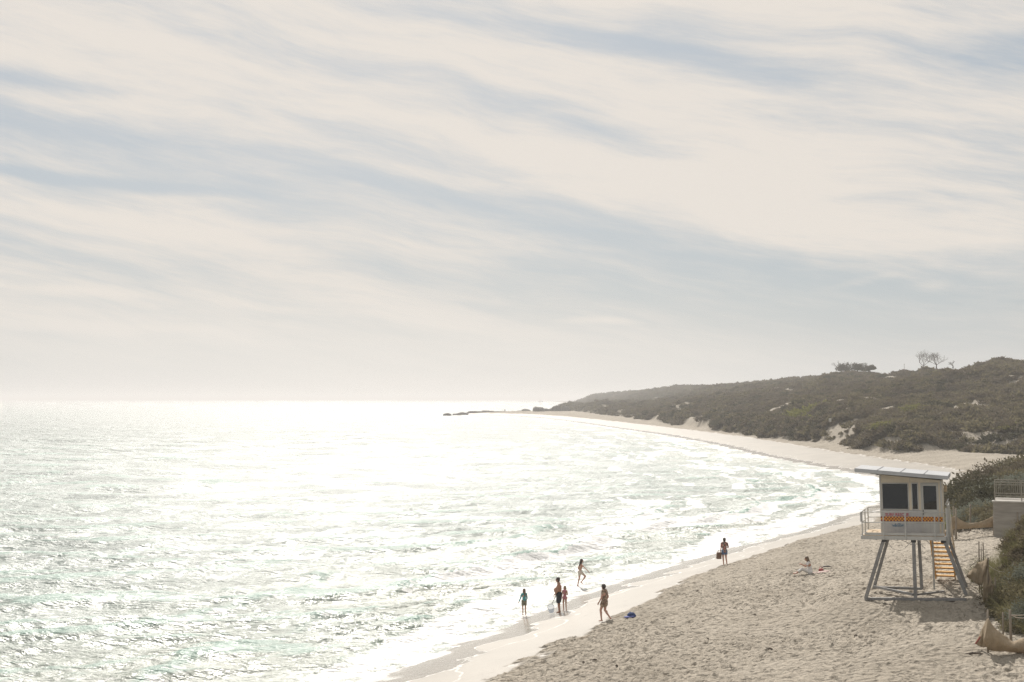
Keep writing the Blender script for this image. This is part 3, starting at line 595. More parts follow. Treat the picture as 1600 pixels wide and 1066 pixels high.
    for z in (3.27, 2.86):
        P('guard_rail', MB().tube([(D0+.02, -.045, z), (D1+.02, -.045, z)], r), 'white_paint', smooth=True); P('guard_rail', MB().tube([(D0+.02, -.02, z), (D0+.02, 2.4, z)], r), 'white_paint', smooth=True)
        P('guard_rail', MB().tube([(D0+.04, 2.41, z), (-1.26, 2.41, z)], r), 'white_paint', smooth=True)
    P('end_panel', MB().box(D0-.045, D0-.005, -.04, .36, 2.88, 3.26, .004), 'panel_white')
    P('end_post', MB().box(D1+.045, D1+.12, .1, .17, 2.0, 3.42, .006), 'white_paint'); P('end_post', MB().box(D1+.045, D1+.12, 2.35, 2.42, 1.9, 3.5, .006), 'white_paint')
    P('end_post', MB().box(D1+.05, D1+.11, 1.2, 1.26, 1.95, 3.35, .006), 'white_paint')
    P('guard_rail', MB().tube([(D1+.08, .1, 3.36), (D1+.08, 2.4, 3.42)], r), 'white_paint', smooth=True)
    P('hook', MB().tube([(D1+.1, .12, 3.42), (D1+.13, .1, 3.52), (D1+.07, .08, 3.58), (D1+.12, .06, 3.68), (D1+.18, .05, 3.8)], [.025, .03, .035, .025, .015], 6), 'white_paint', smooth=True)
    P('orange_board', MB().box(cw1+.03, cw1+.16, 1.7, 1.76, 3.95, 4.2, .01), 'deck_wood')
    # legs and skids
    feetf = [(-1.12, .08, -1.87, .0, -.10), (.0, .08, .0, 0, -.06), (1.14, .08, 1.86, 0, .14)]
    for (u0, w0, u1, w1, z1) in feetf: P('leg', MB().beam((u0, w0, 2.19), (u1, w1, z1), .13, .13), 'leg_paint')
    for (u0, w0, u1, w1, z1) in ((-1.08, 2.3, -1.78, 2.35, -.05), (.06, 2.3, .10, 2.35, -.02), (1.16, 2.3, 1.80, 2.35, .12)): P('leg', MB().beam((u0, w0, 2.19), (u1, w1, z1), .12, .12), 'leg_paint')
    for u in (-1.09, .0, 1.1): P('leg_plate', MB().box(u-.09, u+.09, .0, .16, 2.10, 2.188), 'black')
    P('skid', MB().beam((-1.92, 0, -.13), (1.86, 0, -.03), .12, .10, (0, 1, 0)), 'leg_paint'); P('skid', MB().beam((-1.80, 2.35, .0), (.10, 2.35, .0), .09, .10, (0, 1, 0)), 'leg_paint')
    P('diagonal_brace', MB().beam((-1.76, 2.27, .05), (-.07, .05, .08), .09, .09, (0, 1, 0)), 'leg_paint')
    P('diagonal_brace', MB().beam((.07, .10, .08), (1.0, 1.2, .08), .07, .07, (0, 1, 0)), 'leg_paint')
    for (a, b) in (((-1.05, .08, 2.15), (-.80, .08, 1.85)), ((-.06, .08, 2.15), (-.32, .08, 1.87)), ((-1.0, 2.3, 2.15), (-.2, 2.3, 1.75)), ((.12, 2.3, 2.15), (.5, 2.3, 1.8)), ((.15, .08, 2.16), (.42, .08, 1.86))): P('cable_brace', MB().tube([a, b], .010, 5), 'galvanised')
    # stair: descends away from the sea of the camera, we look at its underside
    A = Vector((0, 2.44, 2.28)); B = Vector((0, 6.2, -.02)); n = 11
    for u in (.46, 1.25): P('stringer', MB().beam((u, A.y, A.z), (u, B.y, B.z), .045, .22), 'tread_wood')
    for i in range(n):
        q = A.lerp(B, (i+.6)/n); P('tread', MB().box(.485, 1.225, q.y-.13, q.y+.13, q.z-.032, q.z+.03, .004), 'tread_wood')
    for u in (.43, 1.29):
        for k in (.08, .5, .92): q = A.lerp(B, k); P('stair_post', MB().beam((u, q.y, q.z-.05), (u, q.y, q.z+.92), .045, .045), 'white_paint')
        P('stair_rail', MB().tube([(u, A.y, A.z+.9), (u, B.y, B.z+.85)], .022), 'white_paint', smooth=True); P('stair_rail', MB().tube([(u, A.y, A.z+.45), (u, B.y, B.z+.42)], .018), 'white_paint', smooth=True)
    P('support_post', MB().box(.53, .60, 2.62, 2.70, -.06, 2.2), 'white_paint')
build_tower()

# ---------------------------------------------------------------- people
def remeshed(mb, name, mat, parent, vox=.011, smooth=4):
    me = mb.mesh('tmp', None); o = bpy.data.objects.new('tmp', me); sc.collection.objects.link(o)
    r = o.modifiers.new('r', 'REMESH'); r.mode = 'VOXEL'; r.voxel_size = vox; s = o.modifiers.new('s', 'SMOOTH'); s.factor = .5; s.iterations = smooth
    dg = bpy.context.evaluated_depsgraph_get(); dg.update(); m2 = bpy.data.meshes.new_from_object(o.evaluated_get(dg)); m2.name = name
    bpy.data.objects.remove(o); bpy.data.meshes.remove(me); m2.materials.clear(); m2.materials.append(M[mat])
    for p in m2.polygons: p.use_smooth = True
    q = bpy.data.objects.new(name, m2); link(q, parent); return q
def person(px, py, height, yaw, pose, build=1., skin='skin', hair='hair_brown', hairlen=.0, label='', clothes=(), female=True, belly=0., head_turn=0., loc=None, group=None, lift=0.):
    g = loc or on_ground(px, py); R = empty('person', (g.x, g.y, g.z+lift-.01), (0, 0, math.radians(yaw))); k = height/1.7; R.scale = (k, k, k); tag(R, label, 'person', group)
    J = dict(pel=(0, 0, .93), chest=(0, .0, 1.24), neck=(0, .0, 1.43), head=(0, .02, 1.575),
             shl=(-.17, 0, 1.37), shr=(.17, 0, 1.37), ell=(-.22, -.02, 1.09), elr=(.22, -.02, 1.09), wrl=(-.22, .06, .85), wrr=(.22, .06, .85),
             hil=(-.085, 0, .90), hir=(.085, 0, .90), knl=(-.10, .02, .49), knr=(.10, .02, .49), anl=(-.10, -.02, .085), anr=(.10, -.02, .085))
    J.update(pose); J = {a: Vector(b) for a, b in J.items()}; B = build; mb = MB(); hip = 1.12 if female else 1.
    # sideways axis of hips, shoulders
    mb.capsule(J['hil'].lerp(J['hir'], .15)+Vector((0, 0, .02)), J['hir'].lerp(J['hil'], .15)+Vector((0, 0, .02)), .105*B*hip, .105*B*hip)
    mb.capsule(J['pel']+Vector((0, 0, .05)), J['chest'], .108*B, .118*B)
    sx = (J['shr']-J['shl']).normalized()
    mb.capsule(J['chest']-sx*.055*B, J['chest']+sx*.055*B, .112*B, .112*B); mb.capsule(J['shl'].lerp(J['shr'], .2), J['shr'].lerp(J['shl'], .2), .062*B, .062*B)
    mb.capsule(J['chest']+Vector((0, 0, .05)), J['neck'], .09*B, .058*B)
    if belly: mb.ball(J['pel'].lerp(J['chest'], .45)+Vector((0, .07, 0)), (.145*B, .12*B+belly, .15*B), 16, 10)
    H = J['head']; mb.capsule(J['neck']-Vector((0, 0, .03)), H, .052, .05); ht = math.radians(head_turn); fw = Vector((-math.sin(ht), math.cos(ht), 0)); rt = Vector((math.cos(ht), math.sin(ht), 0))
    mb.capsule(H+Vector((0, 0, .035))-fw*.015, H+fw*.02-Vector((0, 0, .035)), .092, .066); mb.ball(H+fw*.088-Vector((0, 0, .012)), (.014, .018, .020), 6, 4)
    for s in (-1, 1): mb.ball(H+rt*.083*s-Vector((0, 0, .005)), (.012, .016, .026), 6, 4)
    for s, S in (('l', -1), ('r', 1)):
        mb.capsule(J['sh'+s], J['el'+s], .047*B, .037*B); mb.capsule(J['el'+s], J['wr'+s], .038*B, .025*B)
        mb.capsule(J['hi'+s], J['kn'+s], .082*B*hip, .052*B); mb.capsule(J['kn'+s], J['an'+s], .052*B, .034*B); c = J['kn'+s].lerp(J['an'+s], .28); mb.ball(c-Vector((0, .012, 0)), (.047*B, .05*B, .10), 10, 7)
        shin = (J['an'+s]-J['kn'+s]).normalized(); toe = Vector((.02*S, 1, 0)); toe = (toe-shin*toe.dot(shin)*.65).normalized()
        if J['an'+s].z < .12: toe = Vector((.12*S, 1, -.15)).normalized()
        if 'toe'+s in J: toe = J['toe'+s].normalized()
        a = J['an'+s]; mb.capsule(a-toe*.03+shin*.035, a+toe*.13+shin*.048, .034, .024)
        # palm, four bent fingers and a thumb
        w = J['wr'+s]; d = (w-J['el'+s]).normalized(); side = d.cross(Vector((0, 0, 1))); side = Vector((0, 1, 0)) if side.length < .35 else side.normalized(); nrm = d.cross(side).normalized()
        mb.capsule(w-side*.012, w+d*.085-side*.02, .023, .021); mb.capsule(w+side*.012, w+d*.085+side*.02, .023, .021)
        for i, (o, ln) in enumerate(((-.033, .065), (-.011, .078), (.011, .074), (.033, .058))):
            b0 = w+d*.092+side*o; b1 = b0+d*ln*.55+nrm*.008; b2 = b1+(d*.8+nrm*.6)*ln*.5; mb.capsule(b0, b1, .0105, .0095, 8, 2); mb.capsule(b1, b2, .0095, .008, 8, 2)
        t0 = w+d*.03-side*.03; t1 = t0+(d*.7-side*.7)*.042; mb.capsule(t0, t1, .012, .010, 8, 2); mb.capsule(t1, t1+d*.03, .010, .009, 8, 2)
    body = remeshed(mb, 'body', skin, R, .0125, 3)
    for s in (-1, 1): MB().ball(H+fw*.083+rt*.031*s+Vector((0, 0, .018)), .010, 8, 5).build('eye', M['eye'], R, True)
    MB().ball(H+fw*.087-Vector((0, 0, .047)), (.02, .008, .007), 8, 5).build('mouth', M['lips'], R, True)
    hm = MB(); hm.capsule(H+Vector((0, 0, .05))-fw*.025, H-fw*.035-Vector((0, 0, .005)), .102, .090)
    if hairlen > 0:
        bk = Vector(pose.get('hairdir', (0, -.25, -1))).normalized(); p0 = H-fw*.05; hm.capsule(p0, p0+bk*hairlen*.5, .092, .078); hm.capsule(p0+bk*hairlen*.5, p0+bk*hairlen, .078, .035)
        for s in (-1, 1): hm.capsule(H+rt*.075*s-fw*.01, H+rt*.085*s+bk*hairlen*.6, .03, .022)
    elif hairlen < 0: hm.ball(H-fw*.10+Vector((0, 0, .03)), (.06, .055, .06), 10, 7)
    remeshed(hm, 'hair', hair, R, .014, 2)
    for (name, mat, segs) in clothes:
        cm = MB()
        for (a, b, ta, tb, ra, rb) in segs: A, Bq = J[a], J[b]; cm.capsule(A.lerp(Bq, ta), A.lerp(Bq, tb), ra*B, rb*B, 14, 4)
        remeshed(cm, name, mat, R, .013, 3)
    return R, J
def torso(z=.013, top=1.): return [('hil', 'hir', .15, .85, .112+z, .112+z), ('pel', 'chest', .1, 1., .114+z, .120+z), ('shl', 'shr', .30, .70, .095+z, .095+z)]
def legs_(t1, r0=.096, r1=.078): return [('hil', 'knl', 0, t1, r0, r1), ('hir', 'knr', 0, t1, r0, r1)]
def sleeves(t1, full=False):
    s = [('shl', 'ell', 0, t1, .062, .052), ('shr', 'elr', 0, t1, .062, .052), ('shl', 'shr', .12, .88, .075, .075)]
    return s+([('ell', 'wrl', 0, .92, .048, .036), ('elr', 'wrr', 0, .92, .048, .036)] if full else [])
hips = [('hil', 'hir', .1, .9, .128, .128)]

def build_people():
    # child in teal top at the water's edge, turned away to the right
    person(819, 961, 1.33, 25, dict(ell=(-.27, -.02, 1.12), wrl=(-.36, .03, .88), elr=(.22, .02, 1.07), wrr=(.17, .12, .86), shl=(-.17, .0, 1.36), shr=(.16, 0, 1.36)), .95, 'skin', 'hair_brown', .30,
           'long-haired child in a teal long-sleeved top and khaki shorts standing at the water edge', [('rash_top', 'teal', torso(.012)+sleeves(1., True)), ('shorts', 'khaki', hips+legs_(.52, .108, .098))])
    # man facing left with a net
    R, J = person(873.5, 957.5, 1.78, 82, dict(head=(0, .07, 1.56), neck=(0, .02, 1.44), elr=(.20, -.03, 1.09), wrr=(.17, .13, .90), ell=(-.20, .02, 1.09), wrl=(-.16, .17, .92)), 1.12, 'skin_tan', 'hair_dark', 0,
           'bare-chested man in dark board shorts standing on the wet sand with a landing net', [('board_shorts', 'navy', hips+legs_(.80, .112, .105))], False, .05)
    # girl behind him
    person(882.5, 954.5, 1.25, 150, dict(ell=(-.23, .03, 1.12), wrl=(-.17, .16, 1.20), elr=(.2, 0, 1.1)), .93, 'skin', 'hair_fair', .14,
           'small child in a pink swimsuit standing right behind the man', [('swimsuit', 'pink', torso(.010)+hips)])
    # girl running through the swash to the right
    person(905.5, 917, 1.62, -85, dict(pel=(0, .03, .94), hil=(-.085, .02, .91), hir=(.085, .04, .91), chest=(0, .08, 1.24), neck=(0, .11, 1.43), head=(0, .15, 1.57), shl=(-.16, .05, 1.37), shr=(.16, .13, 1.36),
           knl=(-.09, .0, .50), anl=(-.09, -.10, .085), knr=(.10, .36, .66), anr=(.10, .11, .32), toer=(0, .75, -.6), elr=(.22, .30, 1.16), wrr=(.22, .50, .98), ell=(-.22, -.06, 1.10), wrl=(-.20, .05, .90), hairdir=(0, -.22, -1)), .88, 'skin', 'hair_dark', .46,
           'long-haired girl in white shorts running through the edge of the surf', [('bikini_top', 'floral', [('pel', 'chest', .78, 1., .122, .126)]), ('white_shorts', 'cream_cloth', hips+legs_(.42, .108, .100)+[('pel', 'chest', .1, .25, .12, .12)])])
    # woman walking off to the left over the wet sand
    person(944.5, 971, 1.68, 58, dict(head=(0, .06, 1.56), knl=(-.07, .16, .52), anl=(-.06, .12, .085), knr=(.09, .02, .50), anr=(.10, -.24, .17), toer=(0, .5, -.9), elr=(.27, -.05, 1.10), wrr=(.26, .05, .87), ell=(-.25, .02, 1.10), wrl=(-.21, .16, .90)), 1.05, 'skin_pale', 'hair_dark', -.1,
           'dark-haired woman in a loose floral wrap walking barefoot beside the dry sand edge', [('floral_wrap', 'floral', torso(.014)+hips+legs_(.34, .116, .118)+sleeves(.35))], head_turn=-10)
    # woman with a bag, denim shorts
    R2, J2 = person(1132, 884, 1.66, 10, dict(ell=(-.21, .0, 1.10), wrl=(-.25, .04, .86), elr=(.27, .02, 1.12), wrr=(.14, .16, 1.06), knr=(.11, .02, .50), anr=(.15, -.03, .085), knl=(-.07, .04, .5), anl=(-.05, .0, .085)), 1.04, 'skin_pale', 'hair_dark', -.1,
           'woman in denim shorts and patterned top standing with a brown bag at her side', [('patterned_top', 'patterned', torso(.018)+sleeves(.75)), ('denim_shorts', 'denim', hips+legs_(.34, .112, .108))])
    return R, J, R2, J2
manR, manJ, bagR, bagJ = build_people()
bpy.context.view_layer.update()

def build_net():
    a = manR.matrix_world @ (manJ['wrr']+Vector((0, .03, -.09))); D = manR.location.y; b = depth_pt(862.5, 944, D-.15)
    d = (b-a).normalized(); R = empty('landing_net', b); tag(R, 'pale blue landing net on a long handle held by the bare-chested man', 'net')
    a0 = a-b-d*.25; MB().tube([a0, (0, 0, 0)], .017, 6).build('handle', M['bark'], R, True)
    s = Vector((1, 0, 0)); q = Vector((0, .6, .25)).normalized(); c = Vector((-.06, 0, -.14)); hoop = [c+s*math.cos(t)*.17+Vector((0, .35, .93))*math.sin(t)*.15 for t in np.linspace(0, 2*math.pi, 25)]
    MB().tube(hoop, .010, 6, False).build('hoop', M['galvanised'], R, True)
    m, nt, bb, o = new_mat('net_mesh'); bb.inputs['Base Color'].default_value = (.45, .55, .68, 1); bb.inputs['Roughness'].default_value = .7; tr = N(nt, 'ShaderNodeBsdfTransparent'); mx = N(nt, 'ShaderNodeMixShader'); mx.inputs[0].default_value = .45
    nt.links.new(tr.outputs[0], mx.inputs[1]); nt.links.new(bb.outputs[0], mx.inputs[2]); nt.links.new(mx.outputs[0], o.inputs[0])
    vs = []; fs = []; rings = 6; n = 24
    for i in range(rings):
        t = i/(rings-1); sc_ = (1-.45*t**2)
        for j in range(n): p = hoop[j]; vs.append((c.x+(p.x-c.x)*sc_+.03*t, c.y+(p.y-c.y)*sc_, c.z+(p.z-c.z)*sc_*(1-t)-.30*t))
    for i in range(rings-1):
        for j in range(n): fs.append((i*n+j, i*n+(j+1) % n, (i+1)*n+(j+1) % n, (i+1)*n+j))
    fs.append(tuple((rings-1)*n+j for j in range(n))); MB().add(vs, fs).build('net_bag', m, R, True)
build_net()
def build_bag():
    w = bagR.matrix_world @ (bagJ['wrl']+Vector((-.10, -.02, .05))); R = empty('tote_bag', w-Vector((0, 0, .42))); R.rotation_euler = (0, math.radians(3), math.radians(12))
    tag(R, 'boxy brown tote bag hanging at the side of the woman in denim shorts', 'bag'); MB().box(-.15, .15, -.07, .07, -.06, .34, .02).build('bag_body', M['brown_leather'], R)
    for y in (-.05, .05): MB().tube([(-.08, y, .33), (-.06, y*.6, .47), (.06, y*.6, .47), (.08, y, .33)], .010, 6).build('strap', M['brown_leather'], R)
build_bag()

def build_seated():
    g = on_ground(1266, 898); T = empty('beach_towel', g, (0, 0, .25)); tag(T, 'small pinkish towel on the dry sand just behind the seated woman', 'towel')
    rng = np.random.RandomState(5); u, v = np.meshgrid(np.linspace(.20, 1.0, 21), np.linspace(-.30, .28, 12), indexing='ij'); 
    zz = np.array([gh(g.x+a*math.cos(.25)-b*math.sin(.25), g.y+a*math.sin(.25)+b*math.cos(.25)) for a, b in zip(u.ravel(), v.ravel())])-g.z+.05+.012*rng.rand(u.size)
    V = np.stack([u.ravel(), v.ravel(), zz], 1); top = grid_faces(21, 12); V2 = np.vstack([V, V-[0, 0, .012]]); bot = top[:, ::-1]+len(V)
    o = bpy.data.objects.new('towel_cloth', mesh_np('towel_cloth', V2, np.vstack([top, bot]), simple('towel_pink', (.46, .34, .31), .9), None, True)); link(o, T)
    z0 = .10
    P = dict(pel=(0, 0, z0+.06), hil=(-.085, .02, z0+.03), hir=(.085, .02, z0+.03), chest=(0, .06, z0+.40), neck=(0, .12, z0+.58), head=(0, .19, z0+.70), shl=(-.17, .09, z0+.52), shr=(.17, .09, z0+.52),
             knl=(-.12, .40, z0+.20), anl=(-.02, .66, z0-.01), knr=(.13, .40, z0+.16), anr=(.05, .70, z0-.01), ell=(-.24, .25, z0+.34), wrl=(-.15, .44, z0+.42), elr=(.24, .22, z0+.32), wrr=(.12, .42, z0+.42), hairdir=(0, -.42, -1))
    R, J = person(0, 0, 1.66, 84, P, .95, 'skin', 'hair_brown', .42, 'long-haired woman in a white dress sitting on the sand with a phone', [('dress', 'white_cloth', [('hil', 'hir', 0, 1, .14, .14), ('pel', 'chest', 0, 1, .135, .13), ('shl', 'shr', .1, .9, .075, .075), ('hil', 'knl', 0, .85, .11, .085), ('hir', 'knr', 0, .85, .11, .085), ('knl', 'anl', 0, .6, .085, .07), ('knr', 'anr', 0, .6, .085, .07), ('shl', 'ell', 0, .5, .065, .055), ('shr', 'elr', 0, .5, .065, .055)])], loc=Vector((g.x, g.y, g.z+.0)))
    bpy.context.view_layer.update(); w = R.matrix_world @ Vector((0, .56, z0+.47)); ph = MB().box(-.04, .04, -.006, .006, -.08, .08, .004).build('phone', M['black'], None, loc=w, rot=(math.radians(-60), 0, math.radians(84))); tag(ph, 'dark phone held up in the hands of the seated woman', 'phone')
    b = on_ground(1283, 893.5); bg = empty('beach_bag', b); tag(bg, 'small red beach bag lying behind the seated woman', 'bag'); m = MB(); m.ball((0, 0, .08), (.14, .11, .10), 14, 8); remeshed(m, 'bag_body', 'red_cloth', bg, .015, 2)
    MB().tube([(-.1, 0, .18), (-.05, 0, .27), (.06, 0, .26), (.1, 0, .18)], .01, 6).build('strap', M['red_cloth'], bg)
    u = MB(); q = [Vector((0, 0, .17)), Vector((.12, .02, .25)), Vector((.35, .05, .25)), Vector((.55, .08, .215))]; um = empty('folded_umbrella', b+Vector((.05, .12, .0))); tag(um, 'black folded umbrella propped on the red bag behind the seated woman', 'umbrella')
    u.tube(q, [.012, .03, .036, .012], 8).build('folded_canopy', M['black'], um, True); MB().tube([Vector((0, 0, .17)), Vector((-.12, -.02, .10)), Vector((-.16, -.02, .12))], .010, 6).build('handle', M['black'], um, True)
build_seated()

def build_small_things():
    g = on_ground(985, 965); R = empty('beach_bundle', g, (0, 0, .3)); tag(R, 'dark blue bag slumped on a lighter blue cloth on the dry sand', 'bag')
    m = MB(); m.ball((.06, .05, .10), (.20, .14, .12), 14, 8); m.ball((.17, .03, .06), (.12, .12, .09), 12, 7); m.ball((.02, .07, .2), (.05, .04, .05), 8, 6); remeshed(m, 'bag_body', 'blue_cloth', R, .016, 2)
    m = MB(); m.ball((-.10, -.02, .03), (.22, .14, .045), 16, 8); m.ball((-.22, -.04, .035), (.10, .09, .035), 10, 6); m.ball((.05, -.06, .04), (.14, .08, .05), 10, 6); remeshed(m, 'cloth', 'pale_blue', R, .014, 1)
    rng = random.Random(8)
    def bit(name, px, py, L, label, cat, group=None, mat='rock'):
        q = on_ground(px, py); m = MB()
        for k in range(5):
            a = rng.uniform(-.35, .35); o = Vector((rng.uniform(-.2, .2)*L, rng.uniform(-.15, .15)*L, .03)); d = Vector((math.cos(a), math.sin(a), rng.uniform(-.05, .12)))*L*rng.uniform(.25, .5); m.tube([o-d, o+Vector((0, 0, .03)), o+d], [.012, .03, .01], 6)
        o = m.build(name, M[mat], None, True, loc=q); tag(o, label, cat, group)
    bit('driftwood', 1523, 1023, .42, 'dark piece of driftwood on the sand below the hessian fence', 'driftwood', mat='bark')
    for (x, y, l) in ((1203, 1016, .16), (996, 1027, .14), (964, 1042, .12), (930, 1033, .15), (912, 1037, .12), (872, 1010, .16), (1069, 930, .2), (1090, 925, .16), (899, 997, .15), (1337, 995, .12), (1105, 1000, .1), (1180, 962, .1), (1010, 1004, .1)):
        bit('seaweed_clump', x, y, l, 'small dark clump of dried seaweed on the sand', 'seaweed', 'dried seaweed scattered over the beach', 'bark')
build_small_things()

# ---------------------------------------------------------------- fences, wall and railing
def wx(px, Y): return (px-800)/F*Y*1.0
def sheet(name, top, bot, Y, parent, off=None, bulge=.0, base=None):
    """cloth between a top and a bottom outline given along photo columns at distance Y (Y may vary along it)"""
    xs = np.linspace(top[0][0], top[-1][0], 34); ty = np.interp(xs, *zip(*top)); by = np.interp(xs, *zip(*bot)); n = 9; vs = []; fs = []; rng = random.Random(2)
    yy = [Y[0]+(Y[1]-Y[0])*i/33+.03*math.sin(i*.37) for i in range(34)]
    for side in (0, 1):
        for i in range(34):
            for j in range(n):
                t = j/(n-1); p = depth_pt(xs[i], ty[i]*(1-t)+by[i]*t, yy[i]-bulge*math.sin(math.pi*t)*1.0+.012*math.sin(i*1.7+j)+.02*math.sin(i*.5+j*.6)+side*.015); vs.append(p-base)
    m = 34*n
    for i in range(33):
        for j in range(n-1):
            a = i*n+j; fs.append((a, a+1, a+n+1, a+n)); fs.append((m+a, m+a+n, m+a+n+1, m+a+1))
    for i in range(33): fs.append((i*n, i*n+n, m+i*n+n, m+i*n)); fs.append((i*n+n-1, m+i*n+n-1, m+i*n+2*n-1, i*n+2*n-1))
    return MB().add(vs, fs).build(name, M['hessian'], parent, True)
def post(px, pt_, pb, Y, parent, base, r=.035, lean=0):
    a = depth_pt(px, pb, Y); b = depth_pt(px+lean, pt_, Y); a.z = min(a.z, gh(a.x, a.y))-.15
    MB().tube([a-base, (a-base).lerp(b-base, .5), b-base], [r, r*.95, r*.85], 7).build('post', M['old_wood'], parent, True)
def rope(pts, Y, parent, base, r=.011):
    P = [depth_pt(x, y, Y)-base for x, y in pts]; MB().tube(P, r, 5).build('rope', M['cream_cloth'], parent, True)
def build_fences():
    b = depth_pt(1517, 824, 74.5); R = empty('sand_fence', b); tag(R, 'sagging hessian sand fence strung between the lookout hut and the concrete wall', 'fence')
    sheet('cloth', [(1480, 806), (1486, 808), (1493, 806), (1500, 812), (1508, 816), (1516, 817.5), (1530, 816), (1545, 810), (1554, 805)], [(1480, 827), (1500, 827), (1530, 825), (1554, 824)], (74.5, 74.6), R, base=b, bulge=.1)
    post(1484, 797, 826, 74.7, R, b, .05); post(1493.5, 795, 826, 74.3, R, b, .06); post(1516, 788, 812, 78, R, b, .05); post(1490, 791, 815, 77, R, b, .05); post(1552.5, 803, 828, 74.4, R, b, .05)
    b = depth_pt(1530, 905, 49.5); R = empty('sand_fence', b); tag(R, 'collapsed hessian sand fence with grey stakes beside the right leg of the lookout hut', 'fence')
    sheet('cloth', [(1510, 899), (1519, 889), (1528, 879), (1536, 877), (1543, 871)], [(1510, 901), (1519, 907), (1528, 914), (1534, 914), (1542, 893)], (50.2, 49.0), R, base=b, bulge=.2)
    sheet('cloth', [(1536, 899), (1540, 888), (1543, 872), (1545, 890), (1550, 908)], [(1536, 921), (1540, 922), (1543, 919), (1546, 917), (1551, 912)], (49.0, 48.6), R, base=b, bulge=-.12)
    post(1529.5, 846, 876, 51.0, R, b, .028); post(1533, 855, 876, 50.6, R, b, .02); post(1537, 848, 872, 50.8, R, b, .026, -1); post(1543.5, 871, 915, 48.9, R, b, .04); post(1555, 902, 918, 48.0, R, b, .03)
    rope([(1545, 884), (1552, 889), (1560, 893), (1570, 894)], 48.8, R, b); rope([(1515, 886), (1522, 880), (1529, 874)], 50.5, R, b, .02)
    sheet('buried_cloth', [(1536, 918), (1545, 915), (1553, 912)], [(1536, 944), (1545, 938), (1553, 925)], (46.8, 47.2), R, base=b, bulge=.0)
    b = depth_pt(1560, 1016, 39.3); R = empty('sand_fence', b); tag(R, 'peaked hessian sand fence slumped on the beach at the right edge', 'fence')
    sheet('cloth', [(1537, 995), (1540, 980), (1543, 963), (1549, 974), (1556, 983), (1565, 990), (1574, 996), (1583, 1003), (1592, 999), (1604, 996), (1620, 998)], [(1537, 1006), (1545, 1016), (1556, 1018), (1570, 1018), (1585, 1020), (1604, 1022), (1620, 1023)], (39.1, 39.0), R, base=b, bulge=.22)
    sheet('cloth', [(1524, 1003), (1530, 992), (1536, 979), (1542, 966)], [(1524, 1006), (1530, 1010), (1536, 1012), (1541, 1011)], (39.9, 39.2), R, base=b, bulge=.1)
    post(1543.5, 953, 1012, 39.25, R, b, .035, 0); post(1567, 957, 979, 41.0, R, b, .03); post(1580, 953, 1001, 39.9, R, b, .045, -2)
    rope([(1579, 961), (1590, 961.5), (1604, 961)], 39.9, R, b, .014); rope([(1579, 961), (1588, 965), (1597, 966), (1610, 964)], 39.9, R, b, .014)
    MB().tube([depth_pt(1524, 1006, 39.6)-b, depth_pt(1532, 995, 39.5)-b], .022, 6).build('pink_peg', M['red_cloth'], R)
build_fences()

def build_wall():
    Y = 73.5; x0 = depth_pt(1552, 800, Y).x; zt = 11-(781.5-623)/F*Y; R = empty('concrete_wall', (x0, Y, zt)); R.rotation_euler = (0, 0, math.radians(-20))
    tag(R, 'grey board-marked concrete retaining wall with a pale coping at the right edge', 'wall')
    n = 5; h = .56
    for i in range(n): MB().box(0, 11, 0, .30, -.08-h*(i+1)+.012, -.08-h*i, .008).build('wall_course', M['concrete'], R)
    MB().box(.01, 10.99, .02, .28, -.08-h*n+.02, -.09).build('wall_core', M['concrete'], R)
    for k in range(4): MB().box(-.06+k*2.8, -.06+k*2.8+2.79, -.07, .45, -.078, .0, .008).build('coping_slab', M['coping'], R)
    MB().tube([(1.28, -.03, -.62), (1.28, -.03, -1.75)], .035, 8).build('drain_pipe', M['old_wood'], R, True); MB().box(1.22, 1.34, -.10, -.005, -1.78, -1.6, .008).build('pipe_foot', M['coping'], R)
    S = empty('deck_slab', (x0, Y, zt)); S.rotation_euler = (0, 0, math.radians(-20)); tag(S, 'flat concrete walkway deck behind the railing on top of the wall', 'walkway'); MB().box(.1, 10.9, .46, 2.9, -.25, -.02, .01).build('slab', M['concrete'], S)
    for (dx, dy, slope, lab) in ((.06, .20, 0., 'taupe metal balustrade with thin uprights along the front of the concrete wall'), (.10, 2.4, .0, 'second taupe balustrade along the far side of the walkway deck')):
        ca, sa = math.cos(math.radians(-20)), math.sin(math.radians(-20)); G = empty('balustrade', (x0+dx*ca-dy*sa, Y+dx*sa+dy*ca, zt+.0)); G.rotation_euler = (0, 0, math.radians(-20)); tag(G, lab, 'railing')
        L = 9.8; zz = .16
        MB().box(0, L, -.03, .03, 1.02, 1.08, .008).build('top_rail', M['rail_metal'], G); MB().box(0, L, -.02, .02, .89, .93, .005).build('middle_rail', M['rail_metal'], G); MB().box(0, L, -.02, .02, zz+.08, zz+.13, .005).build('bottom_rail', M['rail_metal'], G)
        me = MB().box(-.009, .009, -.009, .009, zz+.13, .89).mesh('baluster', M['rail_metal'])
        x = .12
        while x < L: o = bpy.data.objects.new('baluster', me); link(o, G); o.location = (x, 0, 0); x += .105
        mp = MB().box(-.028, .028, -.028, .028, 0.002, 1.02, .004).mesh('post', M['rail_metal'])
        for x in (0.03, 1.47, 2.9, 4.35, 5.8, 7.25, 8.7, 9.77): o = bpy.data.objects.new('post', mp); link(o, G); o.location = (x, 0, 0)
build_wall()

